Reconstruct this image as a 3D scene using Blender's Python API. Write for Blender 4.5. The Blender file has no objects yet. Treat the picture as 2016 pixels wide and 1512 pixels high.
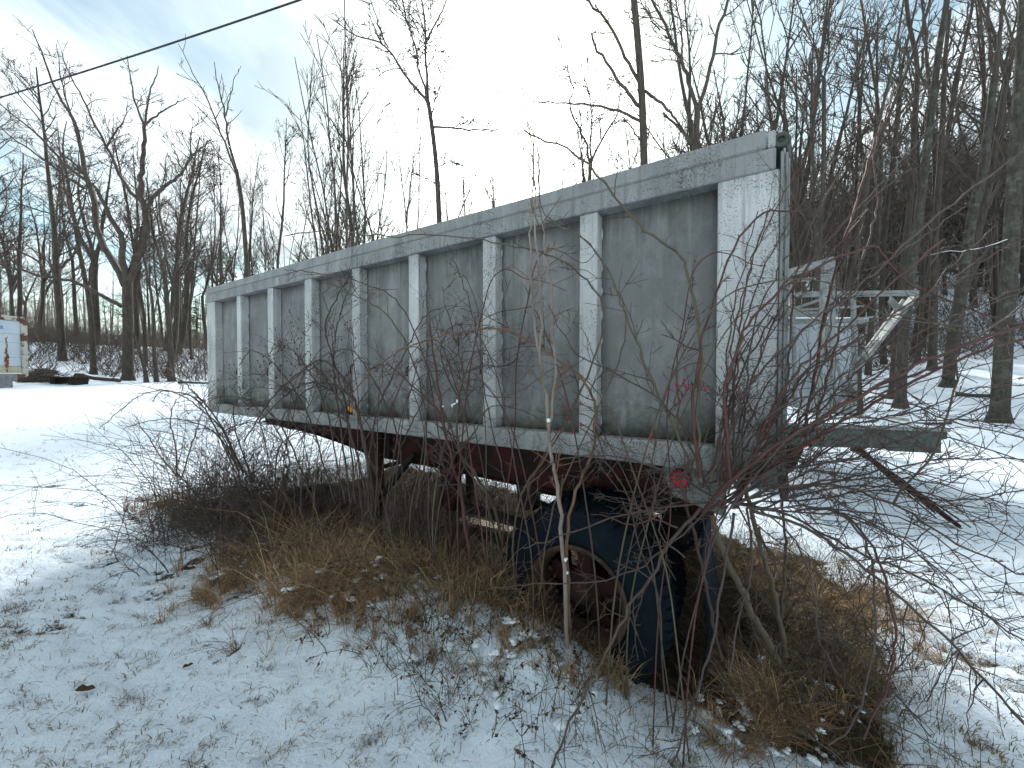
import bpy, bmesh, math, random
import numpy as np
from mathutils import Vector, Matrix

# ------------------------------------------------------------------ camera, sky, sun, exposure
scene = bpy.context.scene
COL = scene.collection
R = math.radians
FPX, CX, CY = 757.0, 1008.0, 756.0            # focal length and centre in pixels of the 2016x1512 photograph
CAM_H, PITCH = 1.75, math.atan(15 / 757.0)

cam_data = bpy.data.cameras.new('camera')
cam_data.sensor_width = 36.0
cam_data.lens = 36.0 * FPX / 2016.0
cam_data.clip_start = 0.05
cam_data.clip_end = 1500.0
cam = bpy.data.objects.new('camera', cam_data)
COL.objects.link(cam)
cam.location = (0, 0, CAM_H)
cam.rotation_euler = (math.pi / 2 - PITCH, 0, 0)
scene.camera = cam

SUN_EL, SUN_AZ = R(32.5), R(1.5)               # azimuth measured from +Y towards +X
SUN_DIR = Vector((math.sin(SUN_AZ) * math.cos(SUN_EL), math.cos(SUN_AZ) * math.cos(SUN_EL), math.sin(SUN_EL)))

world = bpy.data.worlds.new('World')
scene.world = world
world.use_nodes = True
wt = world.node_tree
wt.nodes.clear()


def wn(kind, **kw):
    n = wt.nodes.new(kind)
    for k, v in kw.items():
        if k.startswith('i_'):
            n.inputs[int(k[2:])].default_value = v
        else:
            setattr(n, k, v)
    return n


def wl(a, b):
    wt.links.new(a, b)


sky = wn('ShaderNodeTexSky', sky_type='NISHITA')
sky.sun_disc = False
sky.sun_elevation = SUN_EL
sky.sun_rotation = SUN_AZ
sky.altitude = 200
sky.air_density = 1.0
sky.dust_density = 1.5
sky.ozone_density = 1.5
tc = wn('ShaderNodeTexCoord')
nrm = wn('ShaderNodeVectorMath', operation='NORMALIZE')
wl(tc.outputs['Generated'], nrm.inputs[0])
sep = wn('ShaderNodeSeparateXYZ')
wl(nrm.outputs[0], sep.inputs[0])
zz = wn('ShaderNodeMath', operation='MAXIMUM', i_1=0.0)
wl(sep.outputs[2], zz.inputs[0])
za = wn('ShaderNodeMath', operation='ADD', i_1=0.22)
wl(zz.outputs[0], za.inputs[0])
dx = wn('ShaderNodeMath', operation='DIVIDE')
dy = wn('ShaderNodeMath', operation='DIVIDE')
wl(sep.outputs[0], dx.inputs[0]); wl(za.outputs[0], dx.inputs[1])
wl(sep.outputs[1], dy.inputs[0]); wl(za.outputs[0], dy.inputs[1])
cmb = wn('ShaderNodeCombineXYZ')
wl(dx.outputs[0], cmb.inputs[0]); wl(dy.outputs[0], cmb.inputs[1])
mp = wn('ShaderNodeMapping')
mp.inputs['Rotation'].default_value = (0, 0, R(-28))
mp.inputs['Scale'].default_value = (1.9, 0.75, 1.0)
mp.inputs['Location'].default_value = (6.2, 0.2, 0)
wl(cmb.outputs[0], mp.inputs[0])
cn = wn('ShaderNodeTexNoise')
cn.inputs['Scale'].default_value = 1.35
cn.inputs['Detail'].default_value = 9
cn.inputs['Roughness'].default_value = 0.56
cn.inputs['Distortion'].default_value = 0.45
wl(mp.outputs[0], cn.inputs['Vector'])
cover = wn('ShaderNodeMapRange', i_1=0.38, i_2=0.64, i_3=0.02, i_4=0.96)
wl(cn.outputs[0], cover.inputs[0])
# thin cloud glows forward-scattered light around the sun
sdot = wn('ShaderNodeVectorMath', operation='DOT_PRODUCT')
wl(nrm.outputs[0], sdot.inputs[0])
sdot.inputs[1].default_value = SUN_DIR
sc0 = wn('ShaderNodeMath', operation='MAXIMUM', i_1=0.0)
wl(sdot.outputs['Value'], sc0.inputs[0])
g1 = wn('ShaderNodeMath', operation='POWER', i_1=9.0)
g2 = wn('ShaderNodeMath', operation='POWER', i_1=34.0)
wl(sc0.outputs[0], g1.inputs[0]); wl(sc0.outputs[0], g2.inputs[0])
m1 = wn('ShaderNodeMath', operation='MULTIPLY_ADD', i_1=0.7, i_2=2.1)
wl(g1.outputs[0], m1.inputs[0])
m2 = wn('ShaderNodeMath', operation='MULTIPLY_ADD', i_1=7.0)
wl(g2.outputs[0], m2.inputs[0]); wl(m1.outputs[0], m2.inputs[2])
# heavier cloud bodies are greyer
mp2 = wn('ShaderNodeMapping')
mp2.inputs['Scale'].default_value = (1.1, 1.1, 1.0)
mp2.inputs['Location'].default_value = (0.3, 2.9, 0)
wl(cmb.outputs[0], mp2.inputs[0])
cn2 = wn('ShaderNodeTexNoise')
cn2.inputs['Scale'].default_value = 1.7
cn2.inputs['Detail'].default_value = 7
cn2.inputs['Roughness'].default_value = 0.55
wl(mp2.outputs[0], cn2.inputs['Vector'])
dens = wn('ShaderNodeMapRange', i_1=0.50, i_2=0.64, i_3=1.05, i_4=0.5)
wl(cn2.outputs[0], dens.inputs[0])
m3 = wn('ShaderNodeMath', operation='MULTIPLY')
wl(m2.outputs[0], m3.inputs[0]); wl(dens.outputs[0], m3.inputs[1])
ccol = wn('ShaderNodeVectorMath', operation='SCALE')
ccol.inputs[0].default_value = (0.93, 1.0, 1.0)
wl(m3.outputs[0], ccol.inputs['Scale'])
mixc = wn('ShaderNodeMix', data_type='RGBA')
wl(cover.outputs[0], mixc.inputs[0])
skys = wn('ShaderNodeVectorMath', operation='MULTIPLY')
skys.inputs[1].default_value = (0.31, 0.34, 0.28)
wl(sky.outputs[0], skys.inputs[0])
wl(skys.outputs[0], mixc.inputs[6]); wl(ccol.outputs[0], mixc.inputs[7])
bg = wn('ShaderNodeBackground')
bg.inputs['Strength'].default_value = 0.10
wl(mixc.outputs[2], bg.inputs['Color'])
wo = wn('ShaderNodeOutputWorld')
wl(bg.outputs[0], wo.inputs['Surface'])

sun_data = bpy.data.lights.new('sun', 'SUN')
sun_data.energy = 1.15
sun_data.angle = R(10)
sun_data.color = (1.0, 0.97, 0.92)
sun_ob = bpy.data.objects.new('sun', sun_data)
COL.objects.link(sun_ob)
sun_ob.rotation_euler = SUN_DIR.to_track_quat('Z', 'Y').to_euler()

vs = scene.view_settings
vs.view_transform = 'Standard'
vs.look = 'None'
vs.gamma = 1.0
vs.use_curve_mapping = False
vs.exposure = 2.7
scene.render.engine = 'CYCLES'
scene.cycles.max_bounces = 5
scene.cycles.diffuse_bounces = 4
scene.cycles.glossy_bounces = 2
scene.cycles.transparent_max_bounces = 5
scene.cycles.use_adaptive_sampling = True
scene.cycles.adaptive_threshold = 0.04
scene.cycles.use_denoising = True

# ------------------------------------------------------------------ helpers


def ray(px, py):
    a, b = (px - CX) / FPX, -(py - CY) / FPX
    c, s = math.cos(-PITCH), math.sin(-PITCH)
    return np.array([a, c - s * b, s + c * b])


def at(px, py, Y):
    """world point seen at a photograph pixel, at distance Y in front of the camera"""
    r = ray(px, py)
    return np.array([0, 0, CAM_H]) + r * (Y / r[1])


def tag(o, label=None, cat=None, group=None, kind=None):
    if label: o['label'] = label
    if cat: o['category'] = cat
    if group: o['group'] = group
    if kind: o['kind'] = kind
    return o


def link(o, parent=None):
    COL.objects.link(o)
    if parent is not None:
        o.parent = parent
    return o


def empty(name, loc=(0, 0, 0), rz=0.0, label=None, cat=None, group=None):
    o = bpy.data.objects.new(name, None)
    o.empty_display_size = 0.1
    o.location = loc
    o.rotation_euler = (0, 0, rz)
    link(o)
    return tag(o, label, cat, group)


def np_mesh(name, V, loops, sizes, smooth=True):
    """fast mesh from arrays: V (n,3), flat loop indices, polygon sizes"""
    me = bpy.data.meshes.new(name)
    V = np.asarray(V, np.float32)
    loops = np.asarray(loops, np.int32)
    sizes = np.asarray(sizes, np.int32)
    me.vertices.add(len(V))
    me.vertices.foreach_set('co', V.ravel())
    me.loops.add(len(loops))
    me.loops.foreach_set('vertex_index', loops)
    me.polygons.add(len(sizes))
    st = np.zeros(len(sizes), np.int32)
    st[1:] = np.cumsum(sizes)[:-1]
    me.polygons.foreach_set('loop_start', st)
    me.polygons.foreach_set('use_smooth', np.full(len(sizes), smooth))
    me.update(calc_edges=True)
    return me


def mesh_obj(name, me, mat, parent=None):
    o = bpy.data.objects.new(name, me)
    if mat is not None and not me.materials:
        me.materials.append(mat)
    return link(o, parent)


def tube_arrays(polys, sides):
    """polys: list of (pts (n,3), radii (n,)); returns V, loops, sizes"""
    groups = {}
    for p, r in polys:
        groups.setdefault(len(p), []).append((p, r))
    Vs, Fs, off = [], [], 0
    ang = np.arange(sides) * 2 * math.pi / sides
    ca, sa = np.cos(ang), np.sin(ang)
    for n, lst in groups.items():
        P = np.array([p for p, _ in lst], float)
        Q = np.array([r for _, r in lst], float)
        B = len(lst)
        T = np.empty_like(P)
        T[:, 1:-1] = P[:, 2:] - P[:, :-2]
        T[:, 0] = P[:, 1] - P[:, 0]
        T[:, -1] = P[:, -1] - P[:, -2]
        T /= np.linalg.norm(T, axis=2, keepdims=True) + 1e-12
        mean = np.abs(T.mean(1))
        ref = np.zeros((B, 3))
        ref[np.arange(B), mean.argmin(1)] = 1
        N1 = np.cross(T, ref[:, None, :])
        N1 /= np.linalg.norm(N1, axis=2, keepdims=True) + 1e-12
        N2 = np.cross(T, N1)
        V = P[:, :, None, :] + Q[:, :, None, None] * (ca[None, None, :, None] * N1[:, :, None, :] + sa[None, None, :, None] * N2[:, :, None, :])
        idx = np.arange(B * n * sides).reshape(B, n, sides) + off
        nx = np.roll(idx, -1, axis=2)
        F = np.stack([idx[:, :-1], nx[:, :-1], nx[:, 1:], idx[:, 1:]], axis=-1)
        Vs.append(V.reshape(-1, 3)); Fs.append(F.reshape(-1, 4))
        off += B * n * sides
    V = np.concatenate(Vs); F = np.concatenate(Fs)
    return V, F.ravel(), np.full(len(F), 4)


def tubes_obj(name, polys, sides, mat, parent=None, smooth=True):
    V, L, S = tube_arrays(polys, sides)
    return mesh_obj(name, np_mesh(name, V, L, S, smooth), mat, parent)


def multi_tubes(name, sets, mat, parent=None):
    """sets: list of (polys, sides) joined into one mesh"""
    Vs, Ls, Ss, off = [], [], [], 0
    for polys, sides in sets:
        if not polys: continue
        V, L, S = tube_arrays(polys, sides)
        Vs.append(V); Ls.append(L + off); Ss.append(S); off += len(V)
    me = np_mesh(name, np.concatenate(Vs), np.concatenate(Ls), np.concatenate(Ss))
    return mesh_obj(name, me, mat, parent)


def bm_obj(name, bm, mat, parent=None, smooth=False):
    me = bpy.data.meshes.new(name)
    bm.normal_update()
    bm.to_mesh(me); bm.free()
    if smooth:
        for p in me.polygons: p.use_smooth = True
    return mesh_obj(name, me, mat, parent)


def box(name, x0, x1, y0, y1, z0, z1, mat, parent=None, bev=0.004):
    bm = bmesh.new()
    bmesh.ops.create_cube(bm, size=1.0)
    bmesh.ops.scale(bm, vec=(abs(x1 - x0), abs(y1 - y0), abs(z1 - z0)), verts=bm.verts)
    bmesh.ops.translate(bm, vec=((x0 + x1) / 2, (y0 + y1) / 2, (z0 + z1) / 2), verts=bm.verts)
    if bev:
        bmesh.ops.bevel(bm, geom=bm.edges[:], offset=bev, segments=1, affect='EDGES')
    return bm_obj(name, bm, mat, parent)


def bar(name, a, b, w, h, mat, parent=None, bev=0.003, up=(0, 0, 1)):
    """square bar from a to b, w across, h in the up direction"""
    a, b = Vector(a), Vector(b)
    d = b - a
    L = d.length
    x = d.normalized()
    y = Vector(up).cross(x)
    if y.length < 1e-4: y = Vector((0, 1, 0)).cross(x)
    y.normalize()
    z = x.cross(y)
    bm = bmesh.new()
    bmesh.ops.create_cube(bm, size=1.0)
    bmesh.ops.scale(bm, vec=(L, w, h), verts=bm.verts)
    if bev:
        bmesh.ops.bevel(bm, geom=bm.edges[:], offset=bev, segments=1, affect='EDGES')
    M = Matrix((x, y, z)).transposed().to_4x4()
    M.translation = (a + b) / 2
    bmesh.ops.transform(bm, matrix=M, verts=bm.verts)
    return bm_obj(name, bm, mat, parent)


def lathe(name, prof, mat, parent=None, seg=48, axis='Y', center=(0, 0, 0), closed=True, smooth=True):
    """prof: list of (radius, along); spun around an axis"""
    prof = np.array(prof, float)
    n = len(prof)
    a = np.arange(seg) * 2 * math.pi / seg
    V = np.zeros((seg, n, 3))
    c, s = np.cos(a)[:, None], np.sin(a)[:, None]
    if axis == 'Y':
        V[:, :, 0] = c * prof[:, 0]; V[:, :, 2] = s * prof[:, 0]; V[:, :, 1] = prof[:, 1]
    elif axis == 'Z':
        V[:, :, 0] = c * prof[:, 0]; V[:, :, 1] = s * prof[:, 0]; V[:, :, 2] = prof[:, 1]
    V += np.array(center)
    idx = np.arange(seg * n).reshape(seg, n)
    nx = np.roll(idx, -1, axis=0)
    if closed:
        j = np.roll(np.arange(n), -1)
        F = np.stack([idx, nx, nx[:, j], idx[:, j]], axis=-1).reshape(-1, 4)
    else:
        F = np.stack([idx[:, :-1], nx[:, :-1], nx[:, 1:], idx[:, 1:]], axis=-1).reshape(-1, 4)
    me = np_mesh(name, V.reshape(-1, 3), F.ravel(), np.full(len(F), 4), smooth)
    bm = bmesh.new(); bm.from_mesh(me)
    bmesh.ops.recalc_face_normals(bm, faces=bm.faces[:])
    bm.to_mesh(me); bm.free()
    return mesh_obj(name, me, mat, parent)


def prism(name, outline, y0, y1, mat, parent=None, bev=0.003):
    """outline in (x, z) extruded from y0 to y1"""
    bm = bmesh.new()
    f = bm.faces.new([bm.verts.new((x, y0, z)) for x, z in outline])
    e = bmesh.ops.extrude_face_region(bm, geom=[f])
    bmesh.ops.translate(bm, vec=(0, y1 - y0, 0), verts=[v for v in e['geom'] if isinstance(v, bmesh.types.BMVert)])
    bmesh.ops.recalc_face_normals(bm, faces=bm.faces[:])
    if bev:
        bmesh.ops.bevel(bm, geom=bm.edges[:], offset=bev, segments=1, affect='EDGES')
    return bm_obj(name, bm, mat, parent)


# numpy value noise
def _hash(ix, iy, seed):
    h = (ix.astype(np.int64) * 374761393 + iy.astype(np.int64) * 668265263 + seed * 982451653) & 0x7fffffff
    h = ((h ^ (h >> 13)) * 1274126177) & 0x7fffffff
    h = h ^ (h >> 16)
    return (h & 0xffff) / 65535.0


def vnoise(x, y, seed=0):
    x = np.asarray(x, float); y = np.asarray(y, float)
    ix, iy = np.floor(x), np.floor(y)
    fx, fy = x - ix, y - iy
    fx = fx * fx * (3 - 2 * fx); fy = fy * fy * (3 - 2 * fy)
    a, b = _hash(ix, iy, seed), _hash(ix + 1, iy, seed)
    c, d = _hash(ix, iy + 1, seed), _hash(ix + 1, iy + 1, seed)
    return (a * (1 - fx) + b * fx) * (1 - fy) + (c * (1 - fx) + d * fx) * fy


def fbm(x, y, seed=0, oct=4, rough=0.5):
    s, amp, tot = 0.0, 1.0, 0.0
    for k in range(oct):
        s = s + amp * vnoise(x * 2 ** k + 17.3 * k, y * 2 ** k - 9.1 * k, seed + k)
        tot += amp; amp *= rough
    return s / tot


def sstep(x, a, b):
    t = np.clip((np.asarray(x, float) - a) / (b - a), 0, 1)
    return t * t * (3 - 2 * t)


# ------------------------------------------------------------------ materials
class NT:
    def __init__(self, name, rough=0.7, spec=0.3, metal=0.0):
        self.m = bpy.data.materials.new(name)
        self.m.use_nodes = True
        self.t = self.m.node_tree
        self.b = self.t.nodes['Principled BSDF']
        self.b.inputs['Roughness'].default_value = rough
        self.b.inputs['Metallic'].default_value = metal
        self.b.inputs['Specular IOR Level'].default_value = spec
        self.tc = self.t.nodes.new('ShaderNodeTexCoord')

    def noise(self, scale, detail=4, rough=0.55, coord='Object', stretch=None, out=0):
        n = self.t.nodes.new('ShaderNodeTexNoise')
        n.inputs['Scale'].default_value = scale
        n.inputs['Detail'].default_value = detail
        n.inputs['Roughness'].default_value = rough
        src = self.tc.outputs[coord]
        if stretch:
            mpn = self.t.nodes.new('ShaderNodeMapping')
            mpn.inputs['Scale'].default_value = stretch
            self.t.links.new(src, mpn.inputs[0]); src = mpn.outputs[0]
        self.t.links.new(src, n.inputs['Vector'])
        return n.outputs[out]

    def rng(self, src, a, b, lo=0.0, hi=1.0):
        n = self.t.nodes.new('ShaderNodeMapRange')
        for i, v in zip((1, 2, 3, 4), (a, b, lo, hi)): n.inputs[i].default_value = v
        self.t.links.new(src, n.inputs[0])
        return n.outputs[0]

    def math(self, op, a, b):
        n = self.t.nodes.new('ShaderNodeMath'); n.operation = op
        for i, v in enumerate((a, b)):
            if hasattr(v, 'is_linked'): self.t.links.new(v, n.inputs[i])
            else: n.inputs[i].default_value = v
        return n.outputs[0]

    def mix(self, fac, a, b, mode='MIX'):
        n = self.t.nodes.new('ShaderNodeMix'); n.data_type = 'RGBA'; n.blend_type = mode
        for i, v in ((0, fac), (6, a), (7, b)):
            if hasattr(v, 'is_linked'): self.t.links.new(v, n.inputs[i])
            elif i == 0: n.inputs[0].default_value = v
            else: n.inputs[i].default_value = (*v, 1)
        return n.outputs[2]

    def coord(self, ch, kind='Object'):
        n = self.t.nodes.new('ShaderNodeSeparateXYZ')
        self.t.links.new(self.tc.outputs[kind], n.inputs[0])
        return n.outputs[ch]

    def attr(self, name):
        n = self.t.nodes.new('ShaderNodeAttribute'); n.attribute_name = name
        return n.outputs['Fac']

    def rand(self):
        return self.t.nodes.new('ShaderNodeObjectInfo').outputs['Random']

    def island(self):
        return self.t.nodes.new('ShaderNodeNewGeometry').outputs['Random Per Island']

    def col(self, c):
        if hasattr(c, 'is_linked'): self.t.links.new(c, self.b.inputs['Base Color'])
        else: self.b.inputs['Base Color'].default_value = (*c, 1)
        return self

    def rough(self, s):
        self.t.links.new(s, self.b.inputs['Roughness']); return self

    def bump(self, src, strength=0.3, dist=0.01):
        n = self.t.nodes.new('ShaderNodeBump')
        n.inputs['Strength'].default_value = strength
        n.inputs['Distance'].default_value = dist
        self.t.links.new(src, n.inputs['Height'])
        self.t.links.new(n.outputs[0], self.b.inputs['Normal'])
        return self


def simple(name, a, b, scale=8.0, rough=0.8, detail=5, bump=0.2, dist=0.005, spec=0.25, stretch=None, metal=0.0):
    n = NT(name, rough, spec, metal)
    f = n.noise(scale, detail, 0.6, stretch=stretch)
    n.col(n.mix(n.rng(f, 0.35, 0.65), a, b))
    if bump: n.bump(f, bump, dist)
    return n.m


M = {}
# weathered white paint over galvanised steel, speckled with dark lichen and rain streaks
def weathered(name, base, base2, speck, algae, mottle, rusty):
    n = NT(name, 0.75, 0.25)
    rnd = n.rand()
    big = n.noise(1.7, 5, 0.6)
    c = n.mix(n.rng(big, 0.3, 0.7), base, base2)
    c = n.mix(n.rng(rnd, 0, 1, 0.0, 0.36), c, tuple(v * 0.62 for v in base))
    # chalky fading and water marks
    mot = n.noise(6.5, 6, 0.7, stretch=(1, 1, 0.55))
    c = n.mix(n.rng(mot, 0.46, 0.66, 0, mottle), c, tuple(min(1, v * 1.45) for v in base2))
    mot2 = n.noise(3.1, 6, 0.72, stretch=(1, 1, 0.7))
    c = n.mix(n.rng(mot2, 0.52, 0.68, 0, mottle + 0.12), c, tuple(v * 0.5 for v in base))
    # rain streaks, long in z
    streak = n.noise(15, 4, 0.65, stretch=(1.6, 1.6, 0.05))
    c = n.mix(n.rng(streak, 0.52, 0.70, 0, 0.55), c, (0.12, 0.122, 0.115))
    streak2 = n.noise(23, 4, 0.65, stretch=(1.6, 1.6, 0.045))
    c = n.mix(n.rng(streak2, 0.58, 0.72, 0, 0.30), c, tuple(min(1, v * 1.5) for v in base2))
    # lichen speckle, dense in some patches and missing in others
    fine = n.noise(120, 4, 0.75)
    patch = n.noise(3.4, 5, 0.7, stretch=(1, 1, 0.6))
    sp = n.math('ADD', fine, n.rng(patch, 0.32, 0.68, -0.13, 0.10))
    c = n.mix(n.rng(sp, speck, speck + 0.10, 0, 0.82), c, (0.04, 0.042, 0.038))
    # grime gathered near the sill and under the top rail
    z = n.coord(2)
    wob = n.rng(n.noise(6, 6, 0.72), 0.3, 0.7, -0.16, 0.16)
    zn = n.math('ADD', z, wob)
    c = n.mix(n.rng(zn, 1.36, 1.62, algae, 0.0), c, (0.035, 0.042, 0.026))
    c = n.mix(n.rng(n.math('ADD', z, n.rng(streak, 0.35, 0.7, -0.12, 0.14)), 2.52, 2.70, 0.0, algae * 0.55), c, (0.06, 0.058, 0.05))
    if rusty:
        ru = n.noise(4.3, 7, 0.78)
        c = n.mix(n.rng(ru, 0.635, 0.70, 0, 0.75), c, (0.11, 0.055, 0.03))
    n.col(c)
    n.bump(n.math('ADD', fine, n.math('MULTIPLY', mot, 2.0)), 0.22, 0.004)
    return n.m


M['steel_frame'] = weathered('weathered_white_steel', (0.43, 0.435, 0.435), (0.53, 0.535, 0.53), 0.55, 0.45, 0.25, True)
M['steel_rail'] = weathered('stained_grey_steel', (0.25, 0.257, 0.26), (0.34, 0.346, 0.348), 0.545, 0.3, 0.3, True)
M['steel_panel'] = weathered('weathered_grey_sheet', (0.165, 0.166, 0.164), (0.215, 0.216, 0.213), 0.635, 0.95, 0.50, True)
M['steel_post'] = weathered('speckled_white_steel', (0.47, 0.48, 0.485), (0.56, 0.57, 0.57), 0.515, 0.6, 0.15, False)
M['weld'] = simple('weld_metal', (0.45, 0.47, 0.49), (0.28, 0.29, 0.30), 30, 0.6)

n = NT('flaking_red_paint', 0.75, 0.25)
f = n.noise(9, 6, 0.65)
c = n.mix(n.rng(f, 0.42, 0.58), (0.065, 0.011, 0.011), (0.018, 0.010, 0.008))
c = n.mix(n.rng(n.noise(30, 4, 0.7), 0.55, 0.7), c, (0.02, 0.016, 0.014))
n.col(c); n.bump(f, 0.4, 0.004)
M['red_frame'] = n.m
M['rust'] = simple('dark_rust', (0.065, 0.030, 0.018), (0.025, 0.016, 0.012), 14, 0.85)
M['rust_stain'] = simple('orange_rust', (0.30, 0.10, 0.035), (0.14, 0.05, 0.025), 5, 0.85)
M['rust_rim'] = simple('tan_rusty_rim', (0.085, 0.055, 0.033), (0.035, 0.020, 0.014), 16, 0.8)
M['black_steel'] = simple('black_grimy_steel', (0.018, 0.016, 0.015), (0.035, 0.028, 0.024), 14, 0.8)
M['red_hub'] = simple('red_hub_paint', (0.05, 0.004, 0.005), (0.012, 0.006, 0.006), 12, 0.6)

n = NT('weathered_rubber', 0.85, 0.12)
f = n.noise(20, 5, 0.65)
f2 = n.noise(5, 3)
c = n.mix(n.rng(f2, 0.35, 0.65), (0.005, 0.010, 0.016), (0.009, 0.015, 0.022))
c = n.mix(n.rng(f, 0.5, 0.75, 0, 0.7), c, (0.004, 0.004, 0.004))
c = n.mix(n.rng(n.noise(3.0, 6, 0.75), 0.55, 0.72, 0, 0.6), c, (0.045, 0.04, 0.034))
n.col(c); n.bump(f, 0.25, 0.003)
M['rubber'] = n.m


def lens_mat(name, a, em=0.0):
    n = NT(name, 0.25, 0.5)
    f = n.noise(60, 3)
    n.col(n.mix(n.rng(f, 0.3, 0.8), a, tuple(v * 0.6 for v in a)))
    return n.m


M['red_lens'] = lens_mat('red_lens', (0.72, 0.012, 0.03))
M['amber_lens'] = lens_mat('amber_lens', (0.85, 0.36, 0.02))
M['dark_red_lens'] = lens_mat('dark_red_lens', (0.09, 0.015, 0.02))

# snow with dead grass showing through; "bare" is a per-vertex thickness map
n = NT('snow_and_dead_grass', 0.85, 0.2)
b0 = n.attr('bare')
fine = n.noise(38, 5, 0.7)
mid = n.noise(6.0, 5, 0.65)
v = n.math('ADD', b0, n.rng(fine, 0.25, 0.75, -0.22, 0.22))
v = n.math('ADD', v, n.rng(mid, 0.3, 0.7, -0.12, 0.12))
mask = n.rng(v, 0.55, 0.68)
soil = n.mix(n.rng(n.noise(22, 5, 0.7), 0.35, 0.65), (0.075, 0.052, 0.032), (0.028, 0.021, 0.014))
soil = n.mix(n.rng(n.noise(3, 4), 0.4, 0.6), soil, (0.045, 0.038, 0.022))
snow = n.mix(n.rng(n.noise(1.2, 4), 0.3, 0.7), (0.76, 0.85, 0.95), (0.81, 0.885, 0.955))
n.col(n.mix(mask, snow, soil))
n.bump(n.math('ADD', n.math('MULTIPLY', fine, 1.0), mid), 0.9, 0.025)
M['snow_ground'] = n.m
n = NT('snow', 0.8, 0.2)
n.col((0.82, 0.875, 0.93)); n.bump(n.noise(40, 4), 0.3, 0.006)
M['snow'] = n.m


def bark(name, a, b, c2=None, scale=5.0, st=(3, 3, 0.5), bump=0.7):
    n = NT(name, 0.92, 0.15)
    f = n.noise(scale, 6, 0.7, stretch=st)
    c = n.mix(n.rng(f, 0.35, 0.65), a, b)
    if c2: c = n.mix(n.rng(n.noise(3.2, 5, 0.7), 0.5, 0.68), c, c2)
    n.col(c); n.bump(f, bump, 0.03)
    return n.m


M['bark'] = bark('grey_brown_bark', (0.045, 0.037, 0.031), (0.10, 0.085, 0.072))
M['bark_lichen'] = bark('lichen_bark', (0.04, 0.036, 0.03), (0.09, 0.08, 0.066), (0.12, 0.125, 0.105))
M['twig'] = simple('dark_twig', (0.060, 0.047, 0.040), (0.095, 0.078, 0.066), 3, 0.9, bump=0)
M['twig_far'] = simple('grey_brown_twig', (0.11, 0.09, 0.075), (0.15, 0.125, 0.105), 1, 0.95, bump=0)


def cane_mat(name, a, b, s=14):
    n = NT(name, 0.6, 0.3)
    f = n.noise(s, 4, 0.6)
    c = n.mix(n.rng(f, 0.3, 0.7), a, b)
    n.col(n.mix(n.rng(n.island(), 0, 1, 0, 0.55), c, (0.05, 0.036, 0.031)))
    return n.m


M['cane_red'] = cane_mat('red_brown_cane', (0.085, 0.030, 0.028), (0.14, 0.055, 0.045))
M['cane_olive'] = cane_mat('olive_cane', (0.10, 0.085, 0.045), (0.16, 0.13, 0.085))
M['cane_dark'] = cane_mat('dark_cane', (0.070, 0.048, 0.042), (0.125, 0.09, 0.075))
M['cane_orange'] = cane_mat('orange_brown_cane', (0.20, 0.10, 0.055), (0.26, 0.15, 0.09))
M['sapling'] = bark('pale_sapling_bark', (0.22, 0.18, 0.15), (0.30, 0.25, 0.215), (0.15, 0.12, 0.095), 20, (1, 1, 0.25), 0.2)
M['hip'] = simple('rose_hip', (0.40, 0.02, 0.035), (0.22, 0.02, 0.03), 30, 0.4, bump=0)
M['hip_dark'] = simple('withered_hip', (0.06, 0.018, 0.02), (0.03, 0.015, 0.015), 30, 0.6, bump=0)


def grass_mat(name, a, b, c2):
    n = NT(name, 0.85, 0.2)
    r_ = n.island()
    c = n.mix(r_, a, b)
    n.col(n.mix(n.rng(n.noise(1.5, 3), 0.4, 0.65, 0, 0.7), c, c2))
    return n.m


M['grass_tan'] = grass_mat('tawny_grass', (0.60, 0.43, 0.25), (0.11, 0.062, 0.036), (0.26, 0.14, 0.07))
M['grass_dark'] = grass_mat('dull_dead_grass', (0.16, 0.115, 0.065), (0.085, 0.07, 0.04), (0.11, 0.10, 0.05))
M['stalk'] = grass_mat('weed_stalk', (0.24, 0.18, 0.11), (0.025, 0.019, 0.014), (0.07, 0.058, 0.035))
M['grass_green'] = grass_mat('lawn_blade', (0.34, 0.26, 0.16), (0.11, 0.095, 0.055), (0.26, 0.20, 0.12))
M['leaf'] = grass_mat('dead_leaf', (0.09, 0.05, 0.028), (0.035, 0.022, 0.015), (0.13, 0.08, 0.048))
M['wood'] = simple('weathered_board', (0.50, 0.44, 0.36), (0.30, 0.25, 0.2), 6, 0.85, stretch=(6, 1, 6))
M['alu'] = simple('dull_aluminium', (0.25, 0.26, 0.255), (0.15, 0.155, 0.15), 9, 0.5, spec=0.5)
M['pale_sheet'] = simple('pale_painted_sheet', (0.36, 0.395, 0.42), (0.28, 0.31, 0.335), 4, 0.5)
M['deck_steel'] = simple('lichen_steel_channel', (0.12, 0.125, 0.12), (0.055, 0.065, 0.055), 18, 0.8)
M['concrete'] = simple('grey_block', (0.24, 0.245, 0.25), (0.14, 0.145, 0.15), 12, 0.9)
M['wire'] = simple('black_cable', (0.014, 0.014, 0.018), (0.03, 0.03, 0.034), 3, 0.6, bump=0)
n = NT('rusty_white_paint', 0.6, 0.35)
f = n.noise(2.2, 6, 0.7)
n.col(n.mix(n.rng(f, 0.47, 0.53), (0.40, 0.38, 0.33), (0.09, 0.034, 0.02)))
M['rusty_white'] = n.m
n = NT('van_side_paint', 0.45, 0.4)
c = n.mix(n.rng(n.noise(1.2, 4), 0.3, 0.7), (0.42, 0.48, 0.54), (0.50, 0.55, 0.60))
c = n.mix(n.rng(n.noise(9, 5, 0.7), 0.62, 0.75), c, (0.30, 0.22, 0.16))
n.col(c)
M['van_white'] = n.m
M['cream'] = simple('faded_cream_paint', (0.46, 0.42, 0.30), (0.36, 0.33, 0.24), 3, 0.6)
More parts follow.
